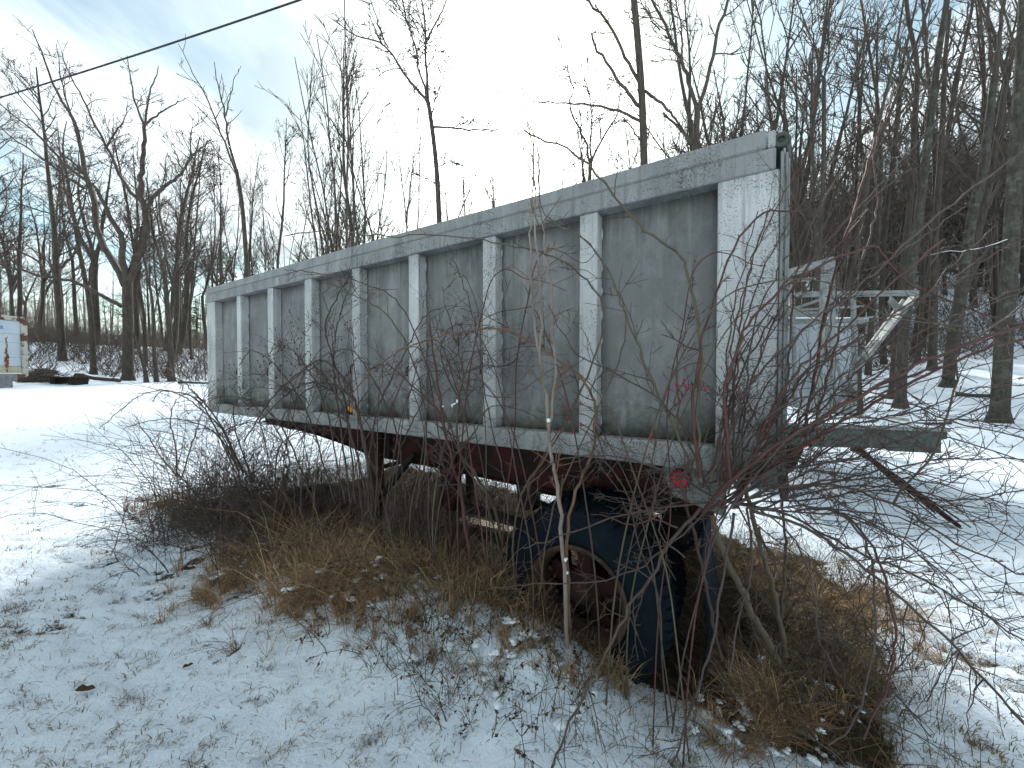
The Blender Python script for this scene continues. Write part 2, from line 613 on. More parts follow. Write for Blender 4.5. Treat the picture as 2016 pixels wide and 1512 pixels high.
M['blue_print'] = simple('blue_lettering', (0.02, 0.09, 0.42), (0.03, 0.12, 0.5), 5, 0.5, bump=0)
M['needle'] = grass_mat('evergreen_needles', (0.028, 0.045, 0.022), (0.045, 0.06, 0.03), (0.03, 0.038, 0.02))

# ------------------------------------------------------------------ the place: trailer frame of reference and terrain
TH = R(58.05)
TD = np.array([-math.sin(TH), math.cos(TH), 0.0])      # along the trailer, rear to front
TN = np.array([-TD[1], TD[0], 0.0])                    # out of its near side
TP = at(1535, 600, 1.70); TP[2] = 0.0
T_RZ = math.atan2(TD[1], TD[0])


def tuw(x, y):
    rx, ry = np.asarray(x, float) - TP[0], np.asarray(y, float) - TP[1]
    return rx * TD[0] + ry * TD[1], rx * TN[0] + ry * TN[1]


def txy(u, w):
    return TP[0] + u * TD[0] + w * TN[0], TP[1] + u * TD[1] + w * TN[1]


def ground_h(x, y):
    x = np.asarray(x, float); y = np.asarray(y, float)
    s = -0.75 * x + 0.66 * y
    z = 0.055 * np.log1p(np.exp(np.clip((s - 3.5) / 1.2, -30, 30))) * 1.2
    z = np.minimum(z, 1.9 + 0.008 * (s - 38))
    far = sstep(s, 33, 52) * 2.6 + np.clip(s - 50, 0, 120) * 0.05
    z = z + far * sstep(-x, -12, 8)
    r = 0.55 * x + 0.83 * y
    hill = 0.085 * np.clip(r - 20, 0, 10) + 0.44 * 6 * np.log1p(np.exp(np.clip((r - 33) / 6, -30, 30)))
    hill = np.minimum(hill, 42)
    z = z + hill * sstep(x, 2, 14)
    u, w = tuw(x, y)
    # low weedy bank in front of the wheel and along the near side
    z = z + 0.33 * np.exp(-((w - 0.26) / 0.34) ** 2) * sstep(u, 0.42, 1.15) * (1 - sstep(u, 1.6, 3.3)) 
    z = z + 0.13 * np.exp(-((w - 0.45) / 0.5) ** 2) * sstep(u, 1.5, 2.4) * (1 - sstep(u, 4.0, 6.0))
    z = z + 0.12 * np.exp(-((w + 1.0) / 0.8) ** 2 - ((u + 0.4) / 0.5) ** 2)
    z = z + 0.10 * (fbm(x * 0.5, y * 0.5, 3, 3) - 0.5) + 0.02 * (fbm(x * 2.3, y * 2.3, 5, 3) - 0.5)
    return z


def bare_mask(x, y):
    """0 deep snow .. 1 no snow"""
    x = np.asarray(x, float); y = np.asarray(y, float)
    u, w = tuw(x, y)
    wob = (fbm(x * 1.7, y * 1.7, 11, 4) - 0.5)
    iu = np.minimum(u + 0.62, 5.6 - u); iw = np.minimum(w + 2.75, 0.02 - w + 0.35 * sstep(u, 1.8, 3.0))
    ins = np.minimum(iu, iw) + wob * 0.6
    under = sstep(ins, -0.10, 0.28)
    # dead tufts in the lawn: small streaky openings, thicker in drifting bands
    band = fbm(x * 0.30 + 4, y * 0.30, 21, 3)
    tuft = fbm(x * 9 + y * 4.0, y * 15, 31, 4, 0.6)
    t = tuft - 0.5 + (band - 0.5) * 0.40
    lawn = 0.28 + 1.15 * t
    d = np.hypot(x, y)
    lawn = np.where(d > 9, np.minimum(lawn, 0.52), lawn)
    # leaf litter in the woods
    wood = np.maximum(sstep(-0.75 * x + 0.66 * y, 31, 36) * sstep(-x, -6, 2), sstep(0.55 * x + 0.83 * y, 17, 24) * sstep(x, 3, 8))
    lit = 0.24 + 0.58 * (fbm(x * 0.8, y * 1.6, 41, 5, 0.65) - 0.2)
    lawn = lawn * (1 - wood) + np.maximum(lawn, lit) * wood
    # front bank: half-buried weeds
    bank = np.exp(-((w - 0.45) / 0.45) ** 2) * sstep(u, 0.4, 1.2) * (1 - sstep(u, 4.6, 6.4))
    lawn = lawn + bank * (0.10 + 0.55 * (fbm(x * 4, y * 4, 51, 4, 0.6) - 0.45))
    return np.clip(np.maximum(lawn, under), 0, 1)


def bankw(u, w):
    return np.exp(-((w - 0.5) / 0.4) ** 2) * sstep(u, 0.3, 1.0) * (1 - sstep(u, 4.6, 6.4))


def surf_h(Xg, Yg, B=None):
    Xg = np.asarray(Xg, float); Yg = np.asarray(Yg, float)
    Z = ground_h(Xg, Yg)
    if B is None: B = bare_mask(Xg, Yg)
    u, w = tuw(Xg, Yg)
    near = 1 - sstep(np.hypot(Xg, Yg - 3), 8, 16)
    Z = Z + near * (0.035 * (1 - sstep(B, 0.3, 0.75)) + 0.034 * (fbm(Xg * 8 + Yg * 3, Yg * 13, 61, 4, 0.65) - 0.5) + 0.03 * bankw(u, w) * (fbm(Xg * 14, Yg * 14, 63, 3) - 0.4))
    return Z


def terrain(xs, ys):
    Xg, Yg = np.meshgrid(xs, ys)
    B = bare_mask(Xg, Yg)
    return Xg, Yg, surf_h(Xg, Yg, B), B


NG = 540
tt = np.linspace(-1, 1, NG)
wx = 0.80 * np.sinh(7.0 * tt)
Xg, Yg, Zg, Bg = terrain(wx - 0.2, wx + 2.7)
idx = np.arange(NG * NG).reshape(NG, NG)
F = np.stack([idx[:-1, :-1], idx[:-1, 1:], idx[1:, 1:], idx[1:, :-1]], -1).reshape(-1, 4)
me = np_mesh('ground', np.stack([Xg, Yg, Zg], -1).reshape(-1, 3), F.ravel(), np.full(len(F), 4))
att = me.attributes.new('bare', 'FLOAT', 'POINT')
att.data.foreach_set('value', Bg.ravel().astype(np.float32))
ground = mesh_obj('ground', me, M['snow_ground'])
tag(ground, 'snow covered ground with dead grass showing through', kind='structure')

# ------------------------------------------------------------------ the dump trailer
T = empty('dump_trailer', tuple(TP), T_RZ, 'long grey ribbed steel dump trailer overgrown with briars', 'trailer')
L_BOX, W_BOX = 5.885, 2.44
ZB, ZR, ZS, ZP, ZT = 1.29, 1.415, 2.665, 2.76, 2.852
DEP = 0.085
SF, SP_, SPO = M['steel_frame'], M['steel_panel'], M['steel_post']
ribs = [(0.838, 0.943), (1.521, 1.624), (2.213, 2.320), (2.906, 3.008), (3.605, 3.716), (4.291, 4.398), (4.991, 5.088)]
FP0, RP1 = 5.655, 0.246


def wavy_plate(name, x0, x1, z0, z1, y, thick, mat, amp, seed, nx=8, nz=10):
    bm = bmesh.new()
    rr = random.Random(seed)
    grid = []
    for i in range(nx + 1):
        row = []
        for j in range(nz + 1):
            a, b = i / nx, j / nz
            edge = math.sin(math.pi * a) * math.sin(math.pi * b)
            row.append(bm.verts.new((x0 + (x1 - x0) * a, y + edge * (amp + rr.uniform(-1, 1) * abs(amp) * 0.25), z0 + (z1 - z0) * b)))
        grid.append(row)
    for i in range(nx):
        for j in range(nz):
            bm.faces.new((grid[i][j], grid[i][j + 1], grid[i + 1][j + 1], grid[i + 1][j]))
    e = bmesh.ops.extrude_face_region(bm, geom=bm.faces[:])
    bmesh.ops.translate(bm, vec=(0, -thick, 0), verts=[v for v in e['geom'] if isinstance(v, bmesh.types.BMVert)])
    bmesh.ops.recalc_face_normals(bm, faces=bm.faces[:])
    return bm_obj(name, bm, mat, T, True)


edges = [RP1] + [v for r_ in ribs for v in r_] + [FP0]
for k in range(8):
    a, b = edges[2 * k], edges[2 * k + 1]
    wavy_plate('side_panel', a - 0.03, b + 0.03, ZR - 0.03, ZS + 0.03, -DEP, 0.01, SP_, (-0.022, 0.016, -0.012, 0.020)[k % 4], k)
rr = random.Random(4)
for i, (a, b) in enumerate(ribs):
    t = rr.uniform(-0.004, 0.004)
    rib = prism('rib', [(a, ZR), (b, ZR), (b + t, ZS), (a + t, ZS)], -DEP - 0.006, -0.003 + rr.uniform(-0.003, 0.002), SF, T, 0.007)
    # stitch welds down both sides of the rib
    bm = bmesh.new()
    for side, xx in ((-1, a - 0.003), (1, b + 0.003)):
        z = ZR + 0.05
        while z < ZS - 0.05:
            l = rr.uniform(0.05, 0.09)
            m4 = Matrix.Translation((xx, -DEP + 0.006, z + l / 2)) @ Matrix.Diagonal((0.008, 0.008, l / 2, 1))
            bmesh.ops.create_icosphere(bm, subdivisions=1, radius=1.0, matrix=m4)
            z += rr.uniform(0.13, 0.18)
    w_ = bm_obj('weld_seams', bm, M['weld'], rib, True)
    tag(w_, kind='stuff')
    # short hook for tarpaulin ropes
    if i not in (0,):
        hz = 1.80 + rr.uniform(-0.02, 0.02)
        hx = a + 0.012 if False else b + 0.012
        pts = np.array([(hx, -0.045, hz - 0.05), (hx, -0.035, hz + 0.01), (hx, -0.02, hz + 0.03), (hx, -0.002, hz + 0.02), (hx, 0.004, hz - 0.02), (hx, 0.0, hz - 0.045)])
        hx2 = tubes_obj('rope_hook', [(pts, np.full(6, 0.006))], 6, M['black_steel'], T)
front_post = box('front_post', FP0, L_BOX - 0.004, -DEP - 0.006, -0.002, ZR, ZS, SF, T, 0.008)
rear_post = box('rear_post', 0.006, RP1, -DEP - 0.006, -0.001, ZR - 0.005, ZS, SPO, T, 0.006)
# slit torn in the front post
bm = bmesh.new()
rail = prism('bottom_rail', [(0.25, ZB), (L_BOX, ZB + 0.02), (L_BOX, ZR), (0.25, ZR)], -DEP - 0.03, 0.002, SF, T, 0.008)
strip = box('top_rail_lower_strip', 0.02, L_BOX, -DEP - 0.02, 0.004, ZS, ZP, M['steel_rail'], T, 0.006)
plate = prism('top_rail', [(0.055, ZP + 0.004), (L_BOX, ZP + 0.004), (L_BOX, ZT - 0.008), (3.2, ZT + 0.002), (1.2, ZT - 0.006), (0.055, ZT)], -0.16, 0.0, M['steel_rail'], T, 0.010)
box('top_rail_end_cap', 0.022, 0.053, -0.15, -0.004, ZP + 0.006, ZT - 0.012, M['steel_post'], T, 0.006)
tag(box('weld_patch', 4.15, 4.22, 0.0045, 0.008, ZS + 0.01, ZP - 0.01, SF, T, 0.001))
# lower corner casting under the rear post
prism('rear_skirt', [(0.0, ZR - 0.008), (0.30, ZR - 0.008), (0.30, 1.325), (0.19, 1.285), (0.05, 1.235), (0.0, 1.245)], -0.13, -0.002, SPO, T, 0.006)
# rest of the box: floor, far side, front wall
box('floor', 0.05, L_BOX - 0.02, -W_BOX + 0.1, -0.12, ZB + 0.02, ZB + 0.08, M['rust'], T)
box('front_wall', L_BOX - 0.05, L_BOX - 0.01, -W_BOX + 0.09, -DEP - 0.02, ZB + 0.085, ZT - 0.02, SP_, T)
box('far_side_wall', 0.05, L_BOX, -W_BOX + 0.06, -W_BOX + 0.09, ZB + 0.03, ZT - 0.1, SP_, T)
box('far_top_rail', 0.05, L_BOX, -W_BOX, -W_BOX + 0.15, ZT - 0.095, ZT, SF, T)
for a, b in ribs:
    box('rib', a, b, -W_BOX - 0.02, -W_BOX + 0.055, ZB + 0.1, ZT - 0.1, SF, T)
# tailgate seen edge-on: gate sheet, vertical seal rods, hinge lug with a round eye
box('tailgate', -0.016, -0.004, -W_BOX + 0.02, -0.02, 1.33, ZP + 0.0, SPO, T, 0.006)
box('tailgate_edge', -0.034, -0.018, -W_BOX + 0.02, -0.03, 1.30, ZP - 0.02, M['alu'], T, 0.006)
tubes_obj('seal_rod', [(np.array([(-0.002, 0.004, 1.33), (-0.002, 0.004, 2.05), (-0.002, 0.004, ZP - 0.03)]), np.full(3, 0.006))], 8, M['alu'], T)
tubes_obj('seal_rod', [(np.array([(-0.019, -0.016, 1.33), (-0.019, -0.016, 2.05), (-0.019, -0.016, ZP - 0.03)]), np.full(3, 0.005))], 8, M['alu'], T)
box('dark_gap_filler', -0.0035, 0.010, -0.20, -0.014, 1.30, ZS - 0.002, M['rubber'], T, 0.002)  # dark filler added to block daylight in the gate slit, standing for its shade
box('dark_gap_filler', -0.0035, 0.018, -0.20, -0.014, ZS + 0.002, ZP - 0.004, M['rubber'], T, 0.002)  # upper piece of the added filler that keeps the slit dark
lug_out = [(0.03, ZP - 0.002), (-0.075, ZP - 0.05), (-0.105, ZP - 0.05), (-0.105, ZP + 0.03)]
for k in range(9):
    a = R(10 + k * 20)
    lug_out.append((-0.06 + 0.046 * math.cos(a), ZP + 0.035 + 0.046 * math.sin(a)) if k else (-0.106, ZP + 0.035))
lug_out = [(0.05, ZP + 0.002), (0.045, ZP + 0.05)] + [(0.002 + 0.038 * math.cos(R(a)), ZP + 0.036 + 0.038 * math.sin(R(a))) for a in range(70, 190, 15)] + [(-0.036, ZP - 0.05), (-0.02, ZP - 0.05), (-0.018, ZP + 0.002)]
lug = prism('hinge_lug', lug_out, -0.09, -0.03, M['deck_steel'], T, 0.004)
lathe('hinge_eye', [(0.014, -0.03), (0.032, -0.03), (0.034, -0.022), (0.030, -0.016), (0.016, -0.016)], M['deck_steel'], lug, 20, 'Y', (0.002, 0, ZP + 0.036))
# gate latch gear at the foot of the tailgate
prism('gate_latch', [(-0.02, 1.30), (-0.05, 1.28), (-0.055, 1.20), (-0.045, 1.16), (-0.02, 1.165), (-0.015, 1.215), (0.01, 1.21), (0.03, 1.235), (0.03, 1.31)], -0.30, -0.14, M['deck_steel'], T, 0.006)
prism('gate_latch', [(-0.16, 1.33), (-0.03, 1.36), (-0.03, 1.25), (-0.06, 1.17), (-0.11, 1.19), (-0.14, 1.27)], -0.80, -0.70, M['rust'], T, 0.006)
# marker lamps
lp = box('amber_lamp_bracket', 3.02, 3.16, -DEP + 0.001, -DEP + 0.012, 1.425, 1.52, SP_, T, 0.002)
am = lathe('amber_marker_lamp', [(0.001, -0.035), (0.02, -0.038), (0.032, -0.05), (0.036, -0.072), (0.001, -0.072)], M['amber_lens'], T, 20, 'Y', (3.075, 0.02, 1.468), False)
lathe('red_marker_lamp', [(0.001, -0.05), (0.015, -0.052), (0.024, -0.06), (0.027, -0.08), (0.001, -0.08)], M['dark_red_lens'], T, 20, 'Y', (3.185, 0.02, 1.462), False)
lamp_plate = prism('lamp_plate', [(0.20, 1.285), (0.485, 1.285), (0.485, 1.215), (0.44, 1.13), (0.20, 1.06)], -0.09, -0.06, SPO, T, 0.003)
tail = lathe('tail_lamp', [(0.046, -0.03), (0.047, -0.012), (0.049, -0.010), (0.049, -0.045)], M['rust'], T, 28, 'Y', (0.405, -0.03, 1.228), False)
lathe('red_lens', [(0.001, 0.008), (0.02, 0.007), (0.036, 0.002), (0.046, -0.01), (0.046, -0.03)], M['red_lens'], tail, 28, 'Y', (0.405, -0.03, 1.228), False)

# chassis: two deep red rails that sweep up into the neck
low = [(0.36, 0.865), (0.6, 0.865), (1.7, 0.885), (2.6, 0.915), (3.3, 0.925), (3.62, 0.945), (3.85, 0.985), (4.1, 1.02), (4.5, 1.065), (5.0, 1.10), (5.5, 1.125), (5.75, 1.15)]
for y in (-0.6, -W_BOX + 0.52):
    rl = prism('chassis_rail', low + [(5.75, ZB - 0.02), (0.36, ZB - 0.02)], y - 0.08, y, M['red_frame'], T, 0.006)
    prism('rail_flange', [(x, z - 0.014) for x, z in low] + [(x, z - 0.002) for x, z in reversed(low)], y - 0.12, y + 0.03, M['rust'], rl, 0.0)
for xx in (0.2, 1.0, 1.9, 2.8, 3.7, 4.7):
    box('cross_member', xx, xx + 0.07, -W_BOX + 0.525, -0.69, ZB - 0.16, ZB - 0.03, M['black_steel'], T)
for xx in np.arange(0.45, 5.7, 0.42):
    box('floor_joist', xx, xx + 0.06, -W_BOX + 0.15, -0.13, ZB - 0.017, ZB + 0.018, M['rust'], T)
for xx in (0.85, 2.35, 3.25):
    box('rail_gusset', xx, xx + 0.05, -0.598, -0.58, 0.95, ZB - 0.03, M['red_frame'], T)
# suspension: hangers, leaf springs, axle
for y in (-0.66, -W_BOX + 0.56):
    for xx, dn in ((2.45, 0.36), (1.62, 0.20), (0.50, 0.22)):
        prism('spring_hanger', [(xx - 0.11, 0.90), (xx + 0.13, 0.905), (xx + 0.10, 0.84), (xx + 0.09, 0.90 - dn), (xx + 0.02, 0.87 - dn), (xx - 0.06, 0.88 - dn), (xx - 0.06, 0.83)], y - 0.06, y + 0.06, M['red_frame'] if xx > 2 else M['black_steel'], T, 0.005)
    for k in range(7):
        h = 0.74 - k * 0.016
        half = 0.62 - k * 0.07
        pts = [(0.95 + half * t_, 0.0, h - 0.10 * (1 - (t_ * half / 0.62) ** 2)) for t_ in np.linspace(-1, 1, 9)]
        out = [(p[0], p[2] + 0.007) for p in pts] + [(p[0], p[2] - 0.007) for p in reversed(pts)]
        prism('spring_leaf', out, y - 0.04, y + 0.04, M['black_steel'], T, 0)
    prism('radius_rod', [(1.05, 0.53), (2.38, 0.60), (2.38, 0.53), (1.05, 0.46)], y - 0.03, y + 0.03, M['black_steel'], T, 0.004)
lathe('axle', [(0.001, -W_BOX + 0.3), (0.065, -W_BOX + 0.3), (0.065, -0.3), (0.001, -0.3)], M['black_steel'], T, 16, 'Y', (0.95, 0, 0.47), False)
box('air_tank', 1.45, 2.1, -1.55, -1.15, 0.62, 0.85, M['black_steel'], T, 0.06)
lathe('brake_chamber', [(0.001, -0.95), (0.06, -0.95), (0.085, -0.92), (0.085, -0.85), (0.06, -0.82), (0.001, -0.82)], M['black_steel'], T, 20, 'Y', (1.25, 0, 0.66), False)
# wheels (duals)
tyre_prof = [(0.275, -0.025), (0.288, -0.004), (0.318, 0.006), (0.34, 0.013), (0.352, 0.011), (0.40, 0.016), (0.425, 0.014), (0.43, 0.008), (0.452, 0.006), (0.458, -0.004), (0.484, -0.014), (0.503, -0.035),
             (0.512, -0.060), (0.500, -0.065), (0.500, -0.078), (0.514, -0.083), (0.515, -0.108), (0.502, -0.112), (0.502, -0.125), (0.515, -0.13), (0.514, -0.155), (0.502, -0.16), (0.502, -0.172), (0.512, -0.178),
             (0.503, -0.205), (0.484, -0.226), (0.44, -0.248), (0.36, -0.255), (0.31, -0.248), (0.28, -0.236), (0.275, -0.215)]


def wheel(y_out, flip, z=0.47, x=0.95, outer=True):
    w_ = bpy.data.objects.new('wheel', None); w_.empty_display_size = 0.1
    link(w_, T)
    w_.location = (x, y_out, z)
    if flip: w_.rotation_euler = (0, 0, math.pi)
    lathe('tyre', tyre_prof, M['rubber'], w_, 72)
    bm = bmesh.new()
    for k in range(54):
        a_ = 2 * math.pi * k / 54
        for yb in (-0.034, -0.207):
            m4 = Matrix.Rotation(-a_, 4, 'Y') @ Matrix.Translation((0.497, yb, 0)) @ Matrix.Rotation(0.35 if yb > -0.1 else -0.35, 4, 'Z') @ Matrix.Diagonal((0.036, 0.052, 0.034, 1))
            bmesh.ops.create_cube(bm, size=1.0, matrix=m4)
    tl_ = bm_obj('tread_lugs', bm, M['rubber'], w_)
    tag(tl_, kind='stuff')
    lathe('rim', [(0.262, -0.022), (0.300, 0.000), (0.303, 0.018), (0.290, 0.024), (0.270, 0.004), (0.258, -0.02), (0.252, -0.06), (0.248, -0.16), (0.255, -0.215), (0.27, -0.215), (0.268, -0.10)], M['rust_rim'], w_, 64)
    if outer:
        lathe('hub', [(0.001, -0.02), (0.05, -0.022), (0.062, -0.04), (0.066, -0.09), (0.095, -0.10), (0.11, -0.13), (0.11, -0.24), (0.001, -0.24)], M['rust'], w_, 28, closed=False)
        for k in range(5):
            a = R(20 + 72 * k)
            ca, sa = math.cos(a), math.sin(a)
            sp = prism('spoke', [(0.06, -0.06), (0.16, -0.046), (0.235, -0.06), (0.247, -0.03), (0.247, 0.03), (0.235, 0.06), (0.16, 0.046), (0.06, 0.06)], -0.19, -0.105, M['red_hub'], w_, 0.012)
            sp.rotation_euler = (0, -a, 0)
            bm = bmesh.new()
            bmesh.ops.create_cone(bm, cap_ends=True, segments=6, radius1=0.017, radius2=0.015, depth=0.03, matrix=Matrix.Translation((0.225, -0.095, 0)) @ Matrix.Rotation(math.pi / 2, 4, 'X'))
            bm_obj('lug_nut', bm, M['rust'], sp)
    return w_


wheel(-0.005, False)
wheel(-0.30, False, outer=False)
wheel(-W_BOX + 0.005, True)
wheel(-W_BOX + 0.30, True, outer=False)
# rubber flap hanging behind the wheel
bm = bmesh.new()
rr = random.Random(9)
rows = []
for j in range(15):
    z = 1.02 - 0.90 * j / 14
    rows.append([bm.verts.new((0.30 + 0.012 * math.sin(i * 1.9) * j / 14 + 0.02 * math.sin(j * 0.5), -0.12 - 0.55 * i / 10, z + 0.01 * math.sin(i))) for i in range(11)])
for j in range(14):
    for i in range(10):
        bm.faces.new((rows[j][i], rows[j][i + 1], rows[j + 1][i + 1], rows[j + 1][i]))
e = bmesh.ops.extrude_face_region(bm, geom=bm.faces[:])
bmesh.ops.translate(bm, vec=(-0.012, 0, 0), verts=[v for v in e['geom'] if isinstance(v, bmesh.types.BMVert)])
bmesh.ops.recalc_face_normals(bm, faces=bm.faces[:])
bm_obj('mud_flap', bm, M['rubber'], T, True)
bar('flap_hanger', (0.30, -0.1, 1.04), (0.30, -0.72, 1.04), 0.04, 0.05, M['black_steel'], T)
# landing legs with feet and braces
for y in (-0.5, -W_BOX + 0.42):
    gx, gy = txy(3.32, y)
    gz = float(ground_h(gx, gy)) - 0.03
    lg = box('landing_leg', 3.265, 3.375, y - 0.055, y + 0.055, 0.48, 1.22, M['rust'], T, 0.006)
    box('inner_leg', 3.28, 3.36, y - 0.04, y + 0.04, gz, 0.478, M['black_steel'], lg, 0.004)
    box('foot_pad', 3.20, 3.44, y - 0.1, y + 0.1, gz - 0.02, gz - 0.002, M['rust'], lg, 0.003)
    bar('leg_brace', (2.80, y - 0.02, 1.02), (3.262, y - 0.02, 0.55), 0.05, 0.05, M['black_steel'], T)
    box('leg_mount', 3.2, 3.42, y - 0.105, y - 0.057, 0.92, 1.25, M['black_steel'], T)
box('leg_cross_shaft', 3.30, 3.34, -W_BOX + 0.48, -0.557, 0.80, 0.84, M['black_steel'], T)
prism('coupler_plate', [(4.8, 1.10), (5.7, 1.14), (5.7, 1.06), (5.4, 1.03), (4.85, 1.06)], -1.7, -0.74, M['black_steel'], T, 0.006)

# ------------------------------------------------------------------ flatbed, rack and cabinet behind the dump trailer
FB = empty('flatbed', (0, 0, 0), 0, 'lichen stained steel flatbed with a snow covered deck', 'flatbed')
A, B2 = at(1470, 828, 5.75), at(1866, 845, 5.05)
fd = (B2 - A) / np.linalg.norm(B2 - A); fd[2] = 0; fd /= np.linalg.norm(fd)
fnrm = np.array([-fd[1], fd[0], 0])          # away from the camera
FL = float((B2 - A) @ fd)
FB.location = (A[0], A[1], 0)
FB.rotation_euler = (0, 0, math.atan2(fd[1], fd[0]))
ztop = float(B2[2]) + 0.02
prism('side_channel', [(0, ztop - 0.02), (FL, ztop - 0.02), (FL, ztop - 0.15), (FL - 0.06, ztop - 0.16), (FL - 0.06, ztop - 0.345), (FL - 0.62, ztop - 0.345), (FL - 0.66, ztop - 0.31), (0, ztop - 0.36)], 0, 0.05, M['deck_steel'], FB, 0.006)
bar('channel_lip', (0, -0.012, ztop - 0.03), (FL + 0.015, -0.012, ztop - 0.03), 0.03, 0.05, M['alu'], FB, 0.005)
for k in range(7):
    box('deck_plank', 0.0, FL + (0.02 if k != 5 else 0.34), 0.055 + k * 0.26, 0.055 + k * 0.26 + 0.25, ztop - 0.06, ztop - 0.012, M['wood'], FB, 0.004)
box('underframe', 0.2, FL - 1.5, 0.5, 0.62, 0.45, ztop - 0.065, M['black_steel'], FB)
box('underframe', 0.2, FL - 1.5, 1.2, 1.32, 0.45, ztop - 0.065, M['black_steel'], FB)
for xx in (0.05,):
    box('support_block', xx, xx + 0.3, 0.45, 1.4, -0.05, 0.45, M['concrete'], FB, 0.01)
lathe('rivet', [(0.001, -0.03), (0.03, -0.028), (0.042, -0.015), (0.045, 0.0), (0.001, 0.0)], M['deck_steel'], FB, 18, 'Y', (FL - 0.68, 0, ztop - 0.12), False)
# snow lying on the deck, lumpy
gx_, gy_ = np.meshgrid(np.linspace(0.02, FL - 0.05, 46), np.linspace(0.06, 1.75, 26))
edge = np.minimum(np.minimum(gx_ - 0.02, FL - 0.05 - gx_) / 0.12, np.minimum(gy_ - 0.06, 1.75 - gy_) / 0.10)
hz = 0.028 * np.clip(edge, 0, 1) ** 0.5 * (0.6 + 0.8 * fbm(gx_ * 3, gy_ * 3, 71, 3)) + 0.16 * np.exp(-((gx_ - FL + 1.5) / 0.28) ** 2 - ((gy_ - 0.9) / 0.22) ** 2)
ii = np.arange(46 * 26).reshape(26, 46)
F = np.stack([ii[:-1, :-1], ii[:-1, 1:], ii[1:, 1:], ii[1:, :-1]], -1).reshape(-1, 4)
me = np_mesh('snow_layer', np.stack([gx_, gy_, ztop - 0.009 + hz], -1).reshape(-1, 3), F.ravel(), np.full(len(F), 4))
sn = mesh_obj('snow_layer', me, M['snow'], FB)
sn['label'] = 'layer of snow on the flatbed deck'

RK = empty('metal_rack', tuple(at(1620, 830, 6.6) * np.array([1, 1, 0])), 0, 'dull aluminium rack of welded bars standing on the flatbed', 'rack')
rk0 = np.array(RK.location)


def rbar(name, p, q, w, h=None, mat='alu'):
    w, h = w * 0.75, (h or w) * 0.75
    return bar(name, p - rk0, q - rk0, w, h, M[mat], RK, 0.006, up=(0, 0.05, 1) if abs((q - p)[2]) < 0.8 * np.linalg.norm(q - p) else (0, 1, 0))


DY = 6.4
rbar('post', at(1608, 828, DY), at(1624, 514, DY), 0.09, 0.10)
rbar('post', at(1640, 824, DY + 0.25), at(1637, 514, DY + 0.25), 0.12, 0.07)
rbar('post', at(1683, 800, DY + 0.5), at(1680, 588, DY + 0.5), 0.08)
rbar('post', at(1566, 826, DY + 1.2), at(1560, 560, DY + 1.2), 0.08)
rbar('top_beam', at(1640, 513, DY + 0.05), at(1540, 541, DY + 0.05), 0.12, 0.16)
rbar('top_bar', at(1806, 577, DY - 0.1), at(1540, 580, DY + 0.1), 0.10, 0.11)
rbar('diagonal_arm', at(1802, 580, DY - 0.05), at(1676, 738, DY + 0.2), 0.06, 0.17)
rbar('diagonal_arm', at(1778, 590, DY + 0.35), at(1684, 715, DY + 0.35), 0.05, 0.06)
rbar('foot_post', at(1677, 738, DY + 0.12), at(1664, 828, DY + 0.12), 0.16, 0.10)
rbar('cross_brace', at(1635, 668, DY + 0.32), at(1666, 785, DY + 0.32), 0.05, 0.07)
rbar('cross_brace', at(1645, 800, DY + 0.4), at(1672, 755, DY + 0.4), 0.05, 0.08)
rbar('middle_bar', at(1700, 603, DY + 0.7), at(1540, 612, DY + 0.5), 0.05)
rbar('middle_bar', at(1540, 640, DY + 0.8), at(1720, 624, DY + 0.9), 0.05)
rbar('slant_bar', at(1540, 616, DY + 0.9), at(1615, 590, DY + 0.55), 0.06)
rbar('slant_bar', at(1540, 556, DY + 0.9), at(1606, 548, DY + 0.5), 0.07)
rbar('hanging_channel', at(1630, 640, DY + 0.45), at(1619, 706, DY + 0.45), 0.07)
rbar('sill_bar', at(1540, 812, DY + 0.5), at(1690, 818, DY + 0.5), 0.10)
gus = bar('gusset_plate', at(1752, 590, DY + 0.1) - rk0, at(1768, 606, DY + 0.1) - rk0, 0.012, 0.12, M['alu'], RK, 0.002)

CB = empty('sheet_metal_cabinet', tuple(at(1630, 825, 7.6) * np.array([1, 1, 0])), 0, 'pale sheet metal cabinet with rounded corner behind the aluminium rack', 'cabinet')
cb0 = np.array(CB.location)
c0, c1 = at(1520, 800, 7.6), at(1690, 636, 7.6)
o_ = [(c0[0], c0[2] - 0.4), (c1[0], c0[2] - 0.4), (c1[0], c1[2] - 0.12), (c1[0] - 0.02, c1[2] - 0.05), (c1[0] - 0.07, c1[2] - 0.01), (c1[0] - 0.14, c1[2]), (c0[0], c1[2])]
body = prism('body', [(x - cb0[0], z) for x, z in o_], 0.0, 0.8, M['pale_sheet'], CB, 0.01)
for k in range(4):
    px = 1555 + k * 38
    p = at(px, 700, 7.6)
    box('panel_seam', p[0] - cb0[0] - 0.012, p[0] - cb0[0] + 0.012, -0.012, -0.002, c0[2] - 0.38, c1[2] - 0.1, M['pale_sheet'], CB, 0.002)
box('roof_bar', c0[0] - cb0[0], c1[0] - cb0[0] + 0.25, 0.1, 0.2, c1[2] + 0.02, c1[2] + 0.09, M['alu'], CB)
box('roof_bar', c0[0] - cb0[0], c1[0] - cb0[0] + 0.02, 0.55, 0.62, c1[2] + 0.02, c1[2] + 0.32, M['alu'], CB)
box('snow_cap', c0[0] - cb0[0], c1[0] - cb0[0] + 0.26, 0.08, 0.22, c1[2] + 0.094, c1[2] + 0.13, M['snow'], CB, 0.015)

